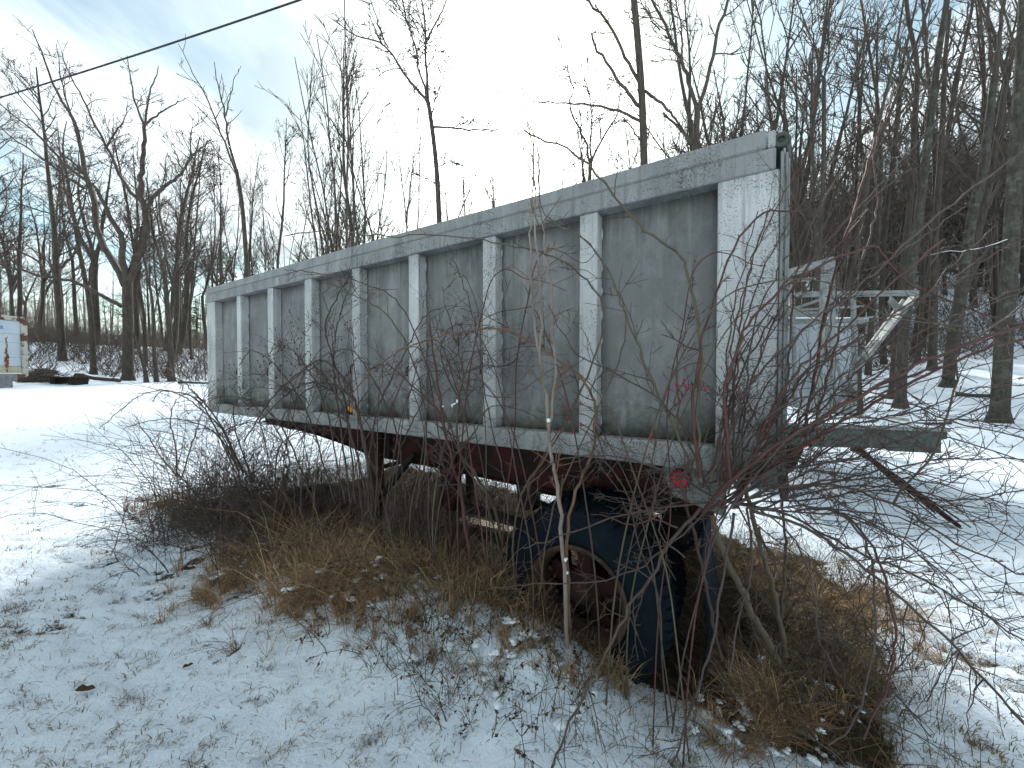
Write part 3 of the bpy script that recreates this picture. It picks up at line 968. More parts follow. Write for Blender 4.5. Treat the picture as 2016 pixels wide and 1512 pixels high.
# bundle of thin rusty rods sliding off the flatbed
a0, b0_ = at(1688, 884, 5.1), at(1895, 1042, 4.25)
gz = float(ground_h(b0_[0], b0_[1]))
RB = empty('rod_bundle', tuple(b0_), 0, 'bundle of thin rusty rods leaning from the flatbed down to the snow', 'rods')
rr = np.random.default_rng(12)
for k in range(16):
    o1, o2 = rr.normal(0, 0.028, 3), rr.normal(0, 0.035, 3)
    ext = rr.uniform(-0.25, 0.12)
    p, q = a0 + o1 - b0_, o2 + (b0_ - a0) / np.linalg.norm(b0_ - a0) * ext
    q[2] = max(q[2], float(ground_h(b0_[0], b0_[1])) + 0.02 - b0_[2])
    mid = (p + q) / 2 + rr.normal(0, 0.012, 3)
    tubes_obj('rod', [(np.array([p, mid, q]), np.array([0.009, 0.009, 0.008]))], 6, M['rust'], RB)

# ------------------------------------------------------------------ white van body on blocks at the edge of the field
VX = -21.3
VB = empty('box_trailer', (VX, 13.5, 0), 0, 'white box trailer body with rusty frame and blue lettering', 'trailer')
z0, z1 = 1.86, 4.32
y0, y1 = -4.0, 3.35
box('side_wall', -2.3, 0.0, y0, y1 - 0.1, z0 + 0.32, z1 - 0.2, M['van_white'], VB, 0.02)
box('kick_panel', -2.3, 0.012, y0, y1 - 0.1, z0 + 0.05, z0 + 0.31, M['cream'], VB, 0.01)
box('top_rail', -2.35, 0.04, y0, y1, z1 - 0.19, z1, M['rusty_white'], VB, 0.02)
box('bottom_rail', -2.35, 0.05, y0, y1, z0 - 0.14, z0 + 0.04, M['rusty_white'], VB, 0.02)
box('corner_post', -0.2, 0.06, y1 - 0.16, y1 + 0.06, z0 - 0.10, z1 - 0.2, M['rusty_white'], VB, 0.02)
box('corner_post', -2.35, -2.2, y1 - 0.16, y1 + 0.06, z0 - 0.10, z1 - 0.2, M['rusty_white'], VB, 0.02)
box('snow_ledge', 0.052, 0.11, y0, y1 - 0.2, z0 + 0.0, z0 + 0.035, M['snow'], VB, 0.01)
rr = random.Random(3)
yy = 2.72
bm = bmesh.new()
for k in range(34):
    t = k / 33
    z = z0 + 0.08 + t * 1.45
    wd = 0.03 + 0.16 * max(0, 1 - abs(t - 0.32) * 2.4) * rr.random()
    bmesh.ops.create_cube(bm, size=1.0, matrix=Matrix.Translation((0.015, yy + rr.uniform(-0.03, 0.03), z)) @ Matrix.Diagonal((0.004, wd, 0.05, 1)))
tag(bm_obj('rust_stain', bm, M['rust_stain'], VB), kind='stuff')
box('blue_stripe', 0.001, 0.005, y0, 2.66, 3.735, 3.755, M['blue_print'], VB, 0)
for zt, wdt in ((3.55, 1.9), (3.18, 1.9), (2.55, 1.9)):
    box('wall_seam', 0.001, 0.004, y0, y1 - 0.12, zt, zt + 0.012, M['alu'], VB, 0)
for txt, size, yb, zt in (('PILS', 0.125, 2.40, 3.78),):
    fc = bpy.data.curves.new('lettering', 'FONT')
    fc.body = txt; fc.size = size; fc.extrude = 0.003; fc.align_x = 'LEFT'; fc.shear = 0.25
    fc.offset = 0.006
    fc.materials.append(M['blue_print'])
    fo = bpy.data.objects.new('lettering', fc)
    lm = bpy.data.meshes.new_from_object(fo)
    bpy.data.objects.remove(fo)
    lo = mesh_obj('lettering', lm, M['blue_print'], VB)
    lo.location = (0.006, yb, zt); lo.rotation_euler = (math.pi / 2, 0, math.pi / 2)
gz = float(ground_h(VX, 16))
for (dyb, sz, zb, h, nm) in ((2.4, 0.75, gz - 0.05, 0.34, 'lower'), (2.62, 0.62, gz + 0.295, 0.30, 'upper')):
    st = box('concrete_block', -0.25, 0.2, dyb - sz / 2, dyb + sz / 2, zb, zb + h, M['concrete'], None, 0.03)
    st.location = (VX, 13.5, 0)
    tag(st, f'grey concrete block propping the white box trailer, {nm} one of the pair', 'block')
st = box('concrete_block', -2.2, -1.8, 2.2, 2.8, gz - 0.05, z0 - 0.145, M['concrete'], None, 0.03)
st.location = (VX, 13.5, 0)
tag(st, 'grey concrete block under the far corner of the white box trailer', 'block')

# overhead cable crossing the upper left
ca_, cb_ = at(590, 0, 5.1), at(0, 192, 6.9)
dv = cb_ - ca_
pts = np.array([ca_ + dv * t + np.array([0, 0, 0.10 * (t - 0.5) ** 2 - 0.025]) for t in np.linspace(-1.0, 2.6, 40)])
wr = tubes_obj('overhead_cable', [(pts, np.full(40, 0.0115))], 8, M['wire'])
tag(wr, 'single black overhead cable crossing the sky at upper left', 'cable')

# ------------------------------------------------------------------ trees
UP = np.array([0, 0, 1.0])


def unit(v):
    return v / (np.linalg.norm(v) + 1e-12)


def perp_dir(rng, d, ang):
    a = rng.normal(size=3)
    a = unit(a - d * (a @ d))
    return unit(d * math.cos(ang) + a * math.sin(ang))


class Grower:
    """grows bare branches; self.out[level] is a list of (points, radii)"""

    def __init__(self, rng, wob=0.10, trop=0.05, ang=(0.6, 0.95), rmin=0.006, dens=(1.1, 1.7, 3.0, 5.0), maxlev=4, lenf=(0.42, 0.62), seg=(0.9, 0.55, 0.35, 0.22, 0.16)):
        self.rng, self.wob, self.trop, self.ang, self.rmin = rng, wob, trop, ang, rmin
        self.dens, self.maxlev, self.lenf, self.seg = dens, maxlev, lenf, seg
        self.out = {0: [], 1: [], 2: [], 3: [], 4: [], 5: []}

    def line(self, p, d, L, r0, r1, lev, wob=None, trop=None):
        n = int(min(14, max(3, round(L / self.seg[min(lev, 4)]) + 1)))
        st = L / (n - 1)
        rng = self.rng
        N = rng.normal(0, (self.wob if wob is None else wob), (n, 3))
        pts = np.empty((n, 3)); pts[0] = p
        for i in range(1, n):
            d = unit(d + N[i] * (1 + 0.4 * lev) + UP * (self.trop if trop is None else trop))
            pts[i] = pts[i - 1] + d * st
        t = np.linspace(0, 1, n)
        rad = np.maximum(r0 + (r1 - r0) * t, self.rmin * 0.8)
        self.out[lev].append((pts, rad))
        return pts, rad

    def sprout(self, pts, rad, lev, t0=0.3, dens=None, L0=None, angb=None):
        """side branches of the next level along a line"""
        rng = self.rng
        if lev + 1 > self.maxlev: return
        segl = np.linalg.norm(np.diff(pts, axis=0), axis=1)
        L = segl.sum()
        den = self.dens[min(lev, len(self.dens) - 1)] if dens is None else dens
        k = rng.poisson(max(0.3, L * (1 - t0) * den))
        k = min(k, 60)
        cum = np.concatenate([[0], np.cumsum(segl)]) / max(L, 1e-6)
        for t in np.sort(rng.uniform(t0, 1.0, k)):
            i = min(len(pts) - 2, int(np.searchsorted(cum, t)) - 1) if t > 0 else 0
            i = max(i, 0)
            f = (t - cum[i]) / max(cum[i + 1] - cum[i], 1e-6)
            p = pts[i] + (pts[i + 1] - pts[i]) * f
            d = unit(pts[i + 1] - pts[i])
            rp = rad[i] + (rad[i + 1] - rad[i]) * f
            a = rng.uniform(*(self.ang if angb is None else angb))
            nd = perp_dir(rng, d, a)
            if nd[2] < -0.15: nd[2] *= -0.5; nd = unit(nd)
            ll = (L if L0 is None else L0) * rng.uniform(*self.lenf) * (1.08 - 0.62 * t)
            ll = max(ll, 0.25)
            r = max(self.rmin, min(rp * rng.uniform(0.45, 0.68), 0.012 * ll + 0.006))
            q, qr = self.line(p, nd, ll, r, max(self.rmin * 0.7, r * 0.35), lev + 1)
            self.sprout(q, qr, lev + 1, t0=0.22)


def tree_meshes(name, G, trunk_polys, mat_trunk, parent, mat_twig=None):
    tr = multi_tubes('trunk', [(trunk_polys, 10)], mat_trunk, parent)
    l1 = G.out[1] + G.out[2]
    thin = G.out[3] + G.out[4] + G.out[5]
    cr = multi_tubes('crown', [(l1, 5), (thin, 3)], mat_twig or M['twig'], parent)
    return tr, cr


def flare(pts, rad, k=1.45):
    """add a root flare and sink the foot a little below the ground"""
    pts = np.array(pts, float); rad = np.array(rad, float)
    d = unit(pts[1] - pts[0])
    p0 = pts[0] - np.array([0, 0, 0.25])
    return np.vstack([p0, pts[0], pts[0] + d * 0.35, pts[1:]]), np.concatenate([[rad[0] * k * 1.15], [rad[0] * k], [rad[0] * 1.06], rad[1:]])


def resample(pts, n):
    pts = np.array(pts, float)
    s = np.concatenate([[0], np.cumsum(np.linalg.norm(np.diff(pts, axis=0), axis=1))])
    t = np.linspace(0, s[-1], n)
    # smooth (Catmull-like) by interpolating then averaging
    q = np.stack([np.interp(t, s, pts[:, i]) for i in range(pts.shape[1])], 1)
    q[1:-1] = 0.25 * q[:-2] + 0.5 * q[1:-1] + 0.25 * q[2:]
    return q


def traced_tree(name, label, Y, limbs, seed, group=None, mat='bark', dens=(0.8, 3.2, 3.8, 4.2), rmin=0.0125, trop=0.05, t0=0.2, maxlev=4, lenf=(0.28, 0.5), wob=0.10, ang=(0.5, 0.95), snowy=()):
    """limbs: list of (pixel polyline, width in px at start, at end, level, depth drift);
    the first limb is the trunk from the ground up.  Depth drift (m per m of length) spreads limbs in space."""
    rng = np.random.default_rng(seed)
    G = Grower(rng, wob=wob, trop=trop, rmin=rmin, dens=dens, maxlev=maxlev, lenf=lenf, ang=ang)
    base = at(*limbs[0][0][0], Y)
    gz = float(ground_h(base[0], base[1]))
    root = empty(name, (base[0], base[1], gz), 0, label, 'tree', group)
    o = np.array([base[0], base[1], gz])
    trunks = []
    seen = []                                   # (px, py, depth) along limbs already laid out
    for li, (poly, w0, w1, lev, dr) in enumerate(limbs):
        poly = np.array(poly, float)
        ln = np.concatenate([[0], np.cumsum(np.hypot(*np.diff(poly, axis=0).T))]) * Y / FPX
        Ys = Y
        if lev and seen:
            S_ = np.array(seen)
            Ys = S_[np.argmin((S_[:, 0] - poly[0, 0]) ** 2 + (S_[:, 1] - poly[0, 1]) ** 2), 2]
        dep = Ys + dr * ln
        n = max(5, min(26, int(len(poly) * 3)))
        k3 = resample(np.column_stack([poly, dep]), n)
        k3[0] = (*poly[0], dep[0])
        seen += [tuple(r_) for r_ in k3]
        Q = np.array([at(a_, b_, c_) for a_, b_, c_ in k3]) - o
        if lev == 0:
            Q[0] = (0, 0, 0)
        else:
            Q[1:] += rng.normal(0, 0.025, Q[1:].shape)
        rad = np.linspace(w0, w1, n) * k3[:, 2] / FPX / 2
        rad = rad / math.hypot(1, (poly[0][0] - CX) / FPX)
        if lev == 0:
            q, r_ = flare(Q, rad)
            trunks.append((q, r_))
            G.sprout(Q, rad, 0, t0=max(t0, 0.45), dens=dens[0] * 0.5, L0=min(ln[-1] * 0.5, 5))
        else:
            G.out[1].append((Q, np.maximum(rad, rmin)))
            if li in snowy:
                tubes_obj('snow_strip', [(Q + UP * (rad * 0.75)[:, None], rad * 0.8)], 6, M['snow'], root)
            G.sprout(Q, rad, 1, t0=t0, L0=max(2.4, min(ln[-1] * 0.7, 5.0)))
    tr, cr = tree_meshes(name, G, trunks, M[mat], root, M['bark'] if False else None)
    return root


# -- prototypes of forest trees, shared between copies
def make_proto(kind, seed):
    rng = np.random.default_rng(seed)
    if kind == 'slender':
        H = 17
        G = Grower(rng, wob=0.085, trop=0.075, ang=(0.45, 0.85), rmin=0.0115, dens=(1.5, 2.6, 3.6, 4.2), maxlev=4, lenf=(0.40, 0.62))
        pts, rad = G.line(np.zeros(3), unit(np.array([rng.normal(0, 0.06), rng.normal(0, 0.06), 1])), H, 0.17, 0.03, 0, wob=0.045, trop=0.05)
        G.sprout(pts, rad, 0, t0=0.26, L0=H * 0.44)
    elif kind == 'fork':
        H = 17
        G = Grower(rng, wob=0.09, trop=0.06, ang=(0.5, 0.95), rmin=0.0115, dens=(0.6, 2.4, 3.4, 4.0), maxlev=4, lenf=(0.40, 0.60))
        pts, rad = G.line(np.zeros(3), unit(np.array([rng.normal(0, 0.08), rng.normal(0, 0.08), 1])), 6.0, 0.22, 0.16, 0, wob=0.04)
        for k in range(int(rng.integers(2, 4))):
            d = perp_dir(rng, UP, rng.uniform(0.22, 0.5))
            q, qr = G.line(pts[-1] - (pts[-1] - pts[-2]) * 0.05, d, rng.uniform(8, 11), 0.12, 0.02, 0, wob=0.07, trop=0.09)
            G.sprout(q, qr, 0, t0=0.1, L0=5.5, dens=1.3)
    elif kind == 'brush':
        G = Grower(rng, wob=0.06, trop=0.05, ang=(0.25, 0.6), rmin=0.0095, dens=(1.2, 2.0, 2.6, 2.8), maxlev=4, lenf=(0.34, 0.52))
        for k in range(6):
            d = perp_dir(rng, UP, rng.uniform(0.05, 0.42))
            q, qr = G.line(rng.normal(0, 0.15, 3) * np.array([1, 1, 0]), d, rng.uniform(8, 12), 0.052, 0.010, 0, wob=0.05, trop=0.04)
            G.sprout(q, qr, 0, t0=0.2, L0=5.5, dens=1.2)
    elif kind == 'pole':
        H = 18
        G = Grower(rng, wob=0.08, trop=0.05, ang=(0.6, 1.15), rmin=0.0125, dens=(1.3, 2.6, 3.4), maxlev=3, lenf=(0.20, 0.40))
        pts, rad = G.line(np.zeros(3), unit(np.array([rng.normal(0, 0.08), rng.normal(0, 0.08), 1])), H, 0.13, 0.03, 0, wob=0.04, trop=0.04)
        G.sprout(pts, rad, 0, t0=0.15, L0=H * 0.7)
    tk = [flare(p, r_, 1.25) if i == 0 and kind != 'brush' else (p, r_) for i, (p, r_) in enumerate(G.out[0])]
    V, L, S = tube_arrays(tk, 8)
    tm = np_mesh('trunk', V, L, S); tm.materials.append(M['bark'])
    Vs, Ls, Ss, off = [], [], [], 0
    for polys, sd in ((G.out[1], 5), (G.out[2] + G.out[3] + G.out[4], 3)):
        if not polys: continue
        V, L, S = tube_arrays(polys, sd)
        Vs.append(V); Ls.append(L + off); Ss.append(S); off += len(V)
    cm = np_mesh('crown', np.concatenate(Vs), np.concatenate(Ls), np.concatenate(Ss)); cm.materials.append(M['twig'])
    return tm, cm


PROTO = {k: [make_proto(k, s) for s in seeds] for k, seeds in {'slender': (1, 2, 3, 4), 'fork': (11, 12, 13), 'brush': (21, 22, 23), 'pole': (31, 32, 33)}.items()}


def plant(name, kind, i, x, y, scale, rz, label, group, thick=1.0, lean=(0, 0)):
    tm, cm = PROTO[kind][i % len(PROTO[kind])]
    z = float(ground_h(x, y))
    root = empty(name, (x, y, z - 0.05), rz, label, 'tree', group)
    root.rotation_euler = (lean[0], lean[1], rz)
    root.scale = (scale * thick, scale * thick, scale)
    for nm, me in (('trunk', tm), ('crown', cm)):
        o = bpy.data.objects.new(nm, me)
        link(o, root)
    return root


# -- the trees one can tell apart, their limbs following the photograph
traced_tree('forked_tree', 'big bare tree with low forks and a long drooping limb, left of the dump trailer', 22, [
    ([(252, 742), (252, 627), (251, 575), (251, 553)], 24, 22, 0, 0),
    ([(251, 556), (264, 524), (281, 485), (291, 446), (284, 407), (278, 385), (280, 333), (285, 274), (284, 250)], 21.2, 8.4, 1, 0.08),
    ([(284, 252), (272, 215), (264, 196), (257, 152), (250, 110)], 6.2, 1.8, 1, 0.3),
    ([(284, 252), (289, 216), (294, 181), (304, 160), (313, 130)], 6.2, 1.8, 1, -0.3),
    ([(285, 246), (299, 235), (323, 216), (343, 206), (372, 191)], 5.6, 1.4, 1, 0.2),
    ([(286, 412), (300, 390), (313, 377), (343, 353), (360, 338), (372, 314), (392, 294), (416, 274)], 11.2, 2.4, 1, -0.35),
    ([(360, 338), (352, 320), (345, 300), (335, 282)], 4.4, 1.2, 1, 0.4),
    ([(372, 314), (376, 280), (379, 250), (398, 240)], 4.4, 1.2, 1, -0.5),
    ([(280, 397), (254, 377), (235, 343), (210, 289), (196, 265), (161, 191), (137, 147), (120, 100)], 10.0, 1.8, 1, 0.35),
    ([(210, 289), (225, 262), (245, 240), (252, 205)], 5.6, 1.4, 1, 0.2),
    ([(249, 556), (242, 520), (242, 480), (235, 451), (210, 421), (201, 392), (188, 370), (150, 325), (120, 300)], 17.5, 3.6, 1, -0.25),
    ([(245, 562), (230, 529), (206, 490), (186, 460), (191, 421), (176, 363), (157, 284), (147, 235), (113, 186), (83, 108), (64, 60)], 18.8, 2.4, 1, 0.1),
    ([(176, 363), (166, 350), (122, 319), (88, 279), (49, 245), (0, 206)], 10.0, 2.4, 1, 0.3),
    ([(157, 284), (150, 250), (128, 190), (118, 140), (110, 85)], 6.2, 1.4, 1, -0.3),
    ([(186, 460), (140, 440), (100, 420), (50, 405), (0, 398)], 6.2, 1.8, 1, -0.3),
    ([(240, 604), (196, 578), (162, 561), (122, 549), (73, 541), (39, 531), (0, 524)], 11.2, 3.6, 1, -0.25),
    ([(93, 543), (78, 514), (49, 500), (0, 480)], 7.5, 3.0, 1, -0.3),
    ([(166, 372), (120, 340), (80, 310), (30, 275), (0, 250)], 7.5, 2.4, 1, -0.4),
], 101, dens=(0.6, 2.4, 3.0, 3.4), rmin=0.0135)
traced_tree('tall_tree', 'tall bare tree between the box trailer and the big forked tree', 24, [
    ([(184, 730), (182, 660), (174, 578), (157, 500), (147, 441)], 14, 8, 0, 0),
    ([(147, 441), (132, 392), (122, 340), (118, 290), (112, 240)], 7, 1.5, 1, 0.1),
    ([(150, 455), (165, 400), (172, 350), (180, 300)], 5, 1.2, 1, 0.3),
    ([(160, 510), (130, 470), (95, 450), (60, 435)], 4, 1.2, 1, -0.3),
    ([(172, 575), (182, 500), (190, 430), (200, 350)], 6, 1.2, 1, 0.4),
], 102)
traced_tree('tall_tree', 'bare tree leaning left, nearest the front corner of the dump trailer', 22.5, [
    ([(338, 738), (334, 660), (328, 583), (322, 520)], 14, 9, 0, 0),
    ([(322, 522), (313, 500), (303, 470), (299, 440), (292, 390), (288, 330)], 8, 1.5, 1, 0.2),
    ([(324, 526), (325, 480), (318, 440), (312, 400), (322, 350), (330, 300)], 7, 1.5, 1, -0.2),
    ([(330, 590), (345, 540), (355, 480), (362, 420), (372, 380)], 4.5, 1.2, 1, 0.2),
], 103)
traced_tree('young_tree', 'slim bare tree just right of the big forked tree', 22, [
    ([(308, 742), (303, 690), (303, 632), (300, 590), (290, 540)], 9, 5, 0, 0),
    ([(290, 540), (283, 500), (280, 450), (284, 410)], 4, 1, 1, 0.2),
    ([(302, 620), (315, 570), (322, 520), (330, 470)], 3.5, 1, 1, -0.2),
], 104)
traced_tree('leaning_tree', 'short leaning broken trunk beside the big forked tree', 21.5, [
    ([(288, 742), (282, 715), (275, 690), (262, 660), (255, 640)], 9, 4, 0, 0),
    ([(258, 648), (240, 620), (222, 600)], 3, 1, 1, 0.2),
], 105, maxlev=3)
traced_tree('tall_tree', 'bare tree with parallel leaders rising behind the front of the dump trailer', 20, [
    ([(492, 760), (488, 640), (486, 521), (477, 399), (465, 333)], 11, 8, 0, 0),
    ([(465, 335), (448, 271), (443, 222), (424, 153), (420, 120)], 6.5, 1.6, 1, 0.15),
    ([(464, 338), (441, 278), (417, 215), (392, 163), (368, 122), (352, 85)], 5.5, 1.2, 1, -0.2),
    ([(445, 228), (452, 190), (462, 160), (468, 135)], 3, 1, 1, 0.2),
    ([(470, 350), (420, 290), (395, 250)], 3, 1, 1, 0.3),
], 106, dens=(0.3, 1.6, 2.2, 2.6), lenf=(0.2, 0.4))
traced_tree('tall_tree', 'tall bare tree with a snapped horizontal branch left of the sun', 17, [
    ([(872, 770), (868, 600), (865, 434), (860, 333), (851, 250), (843, 201)], 13, 8, 0, 0),
    ([(843, 203), (824, 181), (796, 149), (765, 94), (744, 80), (700, 72), (660, 40)], 6, 1.5, 1, 0.2),
    ([(765, 94), (745, 50), (730, 0), (722, -40)], 3.5, 1.2, 1, -0.2),
    ([(843, 203), (839, 139), (839, 69), (830, 0), (822, -70)], 6, 2, 1, 0.05),
    ([(845, 210), (824, 139), (817, 87), (789, 0), (770, -60)], 5, 2, 1, -0.25),
    ([(839, 80), (860, 40), (880, 0), (890, -40)], 4, 1.2, 1, 0.3),
    ([(848, 235), (858, 194), (876, 146), (882, 110)], 3.5, 1, 1, 0.3),
    ([(852, 250), (890, 252), (935, 257), (981, 256)], 4.5, 2.2, 1, -0.2),
    ([(860, 330), (885, 318), (905, 300)], 2.5, 1, 1, 0.2),
], 107, dens=(0.3, 3.4, 4.0, 4.2), lenf=(0.3, 0.5), rmin=0.017)
traced_tree('tall_tree', 'thick straight tree with a long bare horizontal branch right of the sun', 15, [
    ([(1278, 770), (1272, 500), (1268, 319), (1265, 208), (1261, 149), (1252, 35), (1247, 0), (1240, -120), (1232, -260)], 19, 11, 0, 0),
    ([(1262, 212), (1235, 180), (1202, 139), (1171, 90), (1164, 66)], 8, 4, 1, -0.15),
    ([(1260, 165), (1240, 130), (1219, 87), (1192, 38), (1153, 0), (1120, -40)], 7, 3.5, 1, 0.2),
    ([(1264, 240), (1223, 219), (1171, 207), (1101, 205), (1025, 199)], 6, 1.8, 1, -0.2),
    ([(1262, 178), (1290, 192), (1310, 208), (1330, 235), (1348, 264), (1365, 290)], 6.5, 3, 1, 0.3),
    ([(1258, 275), (1245, 250), (1228, 240), (1222, 239)], 3.5, 2, 1, 0.1),
    ([(1252, 60), (1240, 30), (1228, 18)], 3, 2, 1, 0.1),
], 108, dens=(0.2, 1.2, 2.4, 3.0), lenf=(0.24, 0.44), t0=0.4, rmin=0.016)
traced_tree('vee_tree', 'bare tree splitting into a wide V above the dump trailer', 15.5, [
    ([(1372, 770), (1370, 500), (1369, 320), (1370, 270), (1373, 215)], 16, 12, 0, 0),
    ([(1373, 218), (1392, 163), (1406, 90), (1431, 7), (1450, -60), (1465, -150)], 9, 4, 1, -0.15),
    ([(1372, 220), (1358, 163), (1340, 115), (1316, 66), (1300, 30), (1280, -5), (1262, -60)], 9, 4, 1, 0.15),
    ([(1340, 115), (1346, 85), (1340, 60), (1336, 20), (1322, -10)], 4.5, 2, 1, 0.3),
    ([(1366, 285), (1345, 262), (1325, 240), (1305, 225)], 7, 4, 1, 0.1),
    ([(1300, 60), (1282, 40), (1270, 0)], 3, 1.5, 1, -0.2),
], 109, dens=(0.3, 2.4, 3.0, 3.6), lenf=(0.26, 0.48), t0=0.25, rmin=0.016)
traced_tree('small_tree', 'small many branched tree just right of the sun', 17, [
    ([(1166, 770), (1162, 520), (1160, 350), (1162, 320)], 9, 7, 0, 0),
    ([(1162, 322), (1150, 270), (1128, 230), (1120, 205), (1130, 180), (1118, 140), (1105, 90)], 5, 1.2, 1, 0.2),
    ([(1163, 322), (1163, 250), (1165, 200), (1150, 150), (1140, 110)], 4.5, 1.2, 1, -0.2),
    ([(1164, 320), (1185, 270), (1215, 230), (1222, 190), (1210, 140)], 5, 1.2, 1, 0.3),
    ([(1182, 275), (1180, 240), (1195, 200), (1200, 150)], 3, 1, 1, -0.3),
], 110, dens=(0.3, 3.2, 3.8, 4.0), lenf=(0.3, 0.5), rmin=0.017)
traced_tree('tall_tree', 'tall bare tree rising beyond the tailgate hinge', 16, [
    ([(1606, 790), (1610, 600), (1615, 455), (1622, 330), (1622, 226), (1622, 156)], 13, 8, 0, 0),
    ([(1622, 158), (1610, 125), (1604, 90), (1598, 40), (1592, -20)], 5, 1.5, 1, 0.2),
    ([(1622, 158), (1632, 110), (1630, 60), (1640, 0), (1646, -40)], 5, 1.5, 1, -0.2),
    ([(1621, 200), (1600, 165), (1585, 135), (1570, 100), (1555, 60)], 4, 1.2, 1, 0.3),
    ([(1622, 230), (1645, 180), (1660, 140), (1672, 90)], 3.5, 1, 1, -0.3),
    ([(1620, 290), (1585, 260), (1565, 235), (1558, 180)], 4, 1.5, 1, 0.25),
    ([(1620, 335), (1632, 300), (1642, 278)], 4, 2, 1, 0.1),
], 111, dens=(0.5, 2.6, 3.0, 3.4), lenf=(0.28, 0.5))
traced_tree('tall_tree', 'stout lichened tree at the far right edge with a smooth pale foot', 12.5, [
    ([(1966, 842), (1972, 750), (1978, 640), (1990, 500), (2000, 312), (2008, 200), (2016, 60), (2022, -120)], 45, 26, 0, 0),
    ([(2004, 260), (2040, 200), (2080, 120)], 10, 4, 1, 0.1),
    ([(1998, 350), (1975, 300), (1958, 265), (1920, 220)], 9, 3, 1, 0.3),
    ([(1994, 470), (1950, 485), (1900, 495), (1850, 498), (1822, 505)], 4.5, 1.8, 1, -0.15),
    ([(2012, 120), (1980, 40), (1960, -40)], 8, 4, 1, 0.1),
], 112, snowy=(3,), mat='bark_lichen', dens=(0.5, 2.0, 2.6, 3.0), lenf=(0.25, 0.45))
traced_tree('tall_tree', 'tall lichened tree, second from the right edge, forked near the top of the photo', 18, [
    ([(1864, 783), (1871, 697), (1886, 602), (1902, 507), (1915, 412), (1934, 347), (1951, 208), (1958, 150)], 28, 17, 0, 0),
    ([(1958, 155), (1965, 104), (1976, 0), (1985, -80)], 13, 6, 1, 0.05),
    ([(1950, 180), (1972, 150), (2000, 100), (2030, 50)], 8, 4, 1, -0.2),
    ([(1958, 150), (1945, 80), (1948, 0), (1940, -60)], 9, 5, 1, 0.2),
    ([(1925, 380), (1890, 330), (1860, 300), (1830, 290)], 6, 2, 1, 0.2),
], 113, mat='bark_lichen', dens=(0.5, 2.0, 2.6, 3.0), lenf=(0.25, 0.45))
traced_tree('tall_tree', 'tall lichened tree standing right behind the diagonal arm of the rack', 15.5, [
    ([(1772, 820), (1775, 697), (1785, 602), (1802, 475), (1823, 312), (1837, 191), (1847, 104), (1865, 0), (1875, -90)], 27, 11, 0, 0),
    ([(1823, 312), (1850, 260), (1885, 200), (1910, 130), (1940, 40)], 8, 3, 1, 0.2),
    ([(1836, 200), (1860, 150), (1890, 90), (1910, 0)], 7, 3, 1, -0.2),
    ([(1815, 380), (1790, 330), (1770, 300), (1755, 275)], 5, 1.5, 1, 0.1),
    ([(1838, 190), (1800, 130), (1770, 90), (1740, 70), (1700, 55)], 6, 1.5, 1, -0.2),
], 114, mat='bark_lichen', dens=(0.5, 2.4, 2.8, 3.2), lenf=(0.28, 0.5))
traced_tree('tall_tree', 'slender dark tree just left of the lichened one behind the rack arm', 17, [
    ([(1755, 790), (1768, 640), (1782, 500), (1795, 365), (1802, 208), (1809, 139), (1798, 80), (1785, 35), (1783, -60)], 18, 8, 0, 0),
    ([(1802, 215), (1780, 170), (1755, 150), (1715, 140), (1680, 120)], 5, 1.2, 1, 0.2),
    ([(1808, 145), (1822, 100), (1818, 40), (1822, -20)], 6, 3, 1, -0.2),
    ([(1800, 290), (1770, 260), (1738, 255), (1700, 240)], 4.5, 1.2, 1, -0.1),
    ([(1790, 400), (1760, 350), (1740, 340), (1700, 345)], 4, 1.2, 1, 0.2),
], 115, dens=(0.6, 2.6, 3.0, 3.2), lenf=(0.28, 0.5))
traced_tree('tree_stump', 'dark broken trunk behind the metal rack', 8.6, [
    ([(1690, 815), (1688, 760), (1690, 700), (1686, 660), (1680, 630)], 22, 9, 0, 0),
    ([(1690, 700), (1704, 660), (1700, 630)], 6, 2, 1, 0.1),
], 116, maxlev=2)
traced_tree('tall_tree', 'dark trunk deep in the woods between the two lichened trees', 21, [
    ([(1836, 688), (1838, 570), (1842, 443), (1850, 330), (1856, 240), (1860, 120), (1870, 20)], 20, 8, 0, 0),
    ([(1850, 330), (1870, 250), (1905, 190)], 5, 2, 1, 0.2),
], 117, dens=(0.8, 1.0, 1.8, 2.6))

# -- woodland behind, planted singly
rng = np.random.default_rng(77)
taken = []


ORD = ['leftmost', 'second', 'third', 'fourth', 'fifth', 'sixth', 'seventh', 'eighth', 'ninth', 'tenth', 'eleventh', 'twelfth', 'thirteenth', 'fourteenth', 'fifteenth', 'sixteenth',
       'seventeenth', 'eighteenth', 'nineteenth', 'twentieth', 'twenty-first', 'twenty-second', 'twenty-third', 'twenty-fourth', 'twenty-fifth', 'twenty-sixth', 'twenty-seventh',
       'twenty-eighth', 'twenty-ninth', 'thirtieth', 'thirty-first', 'thirty-second', 'thirty-third', 'thirty-fourth', 'thirty-fifth', 'thirty-sixth']
LOOK = {'slender': 'slender bare tree', 'fork': 'forked bare tree', 'brush': 'brushy bare tree', 'pole': 'straight bare tree'}


